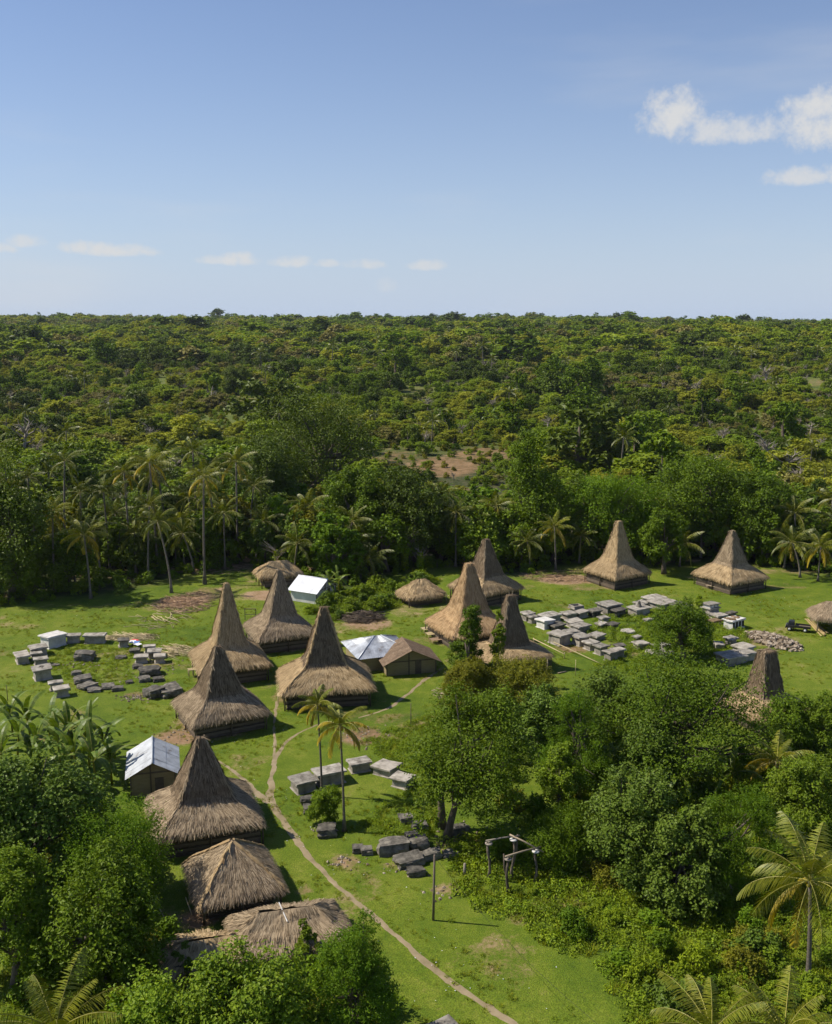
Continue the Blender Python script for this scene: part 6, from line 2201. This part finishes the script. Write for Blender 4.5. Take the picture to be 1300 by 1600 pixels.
s = rgs.uniform(.5, 1.2, len(UF))
keep = rgs.random(len(UF)) < np.where(in_clearing(UF[:, 0], UF[:, 1], 1.0), .30, .7)
stuff(scatter('scrub', np.column_stack([UF, ground_z(UF[:, 0], UF[:, 1]) - .1])[keep], rgs.uniform(0, 6.28, keep.sum()), s[keep], rgs.choice([0, 1, 2, 4, 4], keep.sum()), SHRC), 'low scrub between the trees of the slope', 'scrub')


def weed_mesh(seed, lm, n, h, spread, broad):
    rg = np.random.default_rng(seed)
    g = Geo()
    a = rg.uniform(0, 6.28, n)
    r = spread * np.sqrt(rg.random(n))
    if broad:
        P = np.column_stack([np.cos(a) * r, np.sin(a) * r, h * rg.uniform(.15, 1, n) * (1 - .5 * (r / spread) ** 2)])
        D = np.column_stack([np.cos(a) * .6, np.sin(a) * .6, .8 + 0 * a]) + rg.normal(0, .3, (n, 3))
        g.leaves(P, D / np.linalg.norm(D, axis=1)[:, None], .17, .6, rng=rg)
    else:
        top = np.column_stack([np.cos(a) * r, np.sin(a) * r, 0 * a])
        lean = np.column_stack([np.cos(a), np.sin(a), 0 * a]) * (h * rg.uniform(.2, .7, n))[:, None]
        tip = top + lean + np.column_stack([0 * a, 0 * a, h * rg.uniform(.6, 1.1, n)])
        lat = np.column_stack([-np.sin(a), np.cos(a), 0 * a])
        g.cards(top, tip, lat, .05, .01)
    return g.mesh('weed', lm)


WC = proto_collection('weeds', [weed_mesh(1, 'leaf_weed', 60, .5, .55, True), weed_mesh(2, 'leaf_bright', 60, .6, .5, True), weed_mesh(3, 'leaf_grass', 40, .35, .35, False), weed_mesh(4, 'leaf_grass', 40, .22, .4, False), weed_mesh(5, 'leaf_weed', 50, .3, .5, True)])
LAWN_EDGE = [(560, 1160), (640, 1130), (690, 1110), (680, 1300), (640, 1330), (560, 1290), (620, 1240), (660, 1220)]
for nm, lab, poly, n, ki, smin, smax in [('weeds', 'rank weeds growing among the right-hand graves', GRAVES, 1100, [0, 1, 1, 0, 4], .6, 1.5), ('weeds', 'weedy ground cover of the lower right thicket', THICKET, 3600, [0, 0, 1, 4, 2], .6, 1.8),
                                         ('weeds', 'weeds between the mango tree and the double tomb', LAWN_EDGE, 700, [0, 1, 4, 2], .5, 1.2), ('weeds', 'ground cover of the lower left corner', LEFTTHICK, 1400, [0, 1, 2], .6, 1.6), ('weeds', 'lush ground cover of the garden plot', GARDEN, 500, [0, 1, 2], .7, 1.8),
                                         ('weeds', 'weeds around the left ring of graves', [(60, 1010), (120, 1005), (175, 1010), (215, 1010), (200, 1040), (215, 1065), (150, 1080), (100, 1060), (70, 1040)], 500, [0, 4, 4, 2], .4, .9),
                                         ('grass_tufts', 'tufts of taller grass dotted over the village lawn', [(0, 960), (300, 935), (640, 960), (820, 920), (1300, 920), (1300, 1090), (960, 1060), (760, 1120), (600, 1160), (690, 1400), (950, 1600), (600, 1600), (430, 1420), (300, 1250), (150, 1090), (0, 1080)], 9500, [3, 3, 3, 4, 2], .3, .8)]:
    q = in_poly(poly, n, rgs)
    if nm == 'grass_tufts':
        q = q[fbm(q[:, 0] / 5 + 1, q[:, 1] / 5 + 8, 3) > .47]
    n = len(q)
    stuff(scatter(nm, np.column_stack([q, np.full(n, -.03)]), rgs.uniform(0, 6.28, n), rgs.uniform(smin, smax, n), rgs.choice(ki, n), WC), lab, 'weeds' if nm == 'weeds' else 'grass')


# ------------------------------------------------------------------ humid air
g = Geo()
g.box((0, 3000, 6.0), (9000, 7600, 140.0))
m_h = bpy.data.materials.new('humid_air')
m_h.use_nodes = True
nth = m_h.node_tree
nth.nodes.clear()
oh_ = nth.nodes.new('ShaderNodeOutputMaterial')
pv = nth.nodes.new('ShaderNodeVolumePrincipled')
pv.inputs['Color'].default_value = (.80, .88, 1.0, 1)
pv.inputs['Density'].default_value = 0.00003
pv.inputs['Anisotropy'].default_value = 0.2
nth.links.new(pv.outputs[0], oh_.inputs['Volume'])
MATS['humid_air'] = m_h
stuff(g.build('haze', 'humid_air'), 'thin humid air over the whole landscape', 'haze')
cy.volume_bounces = 0
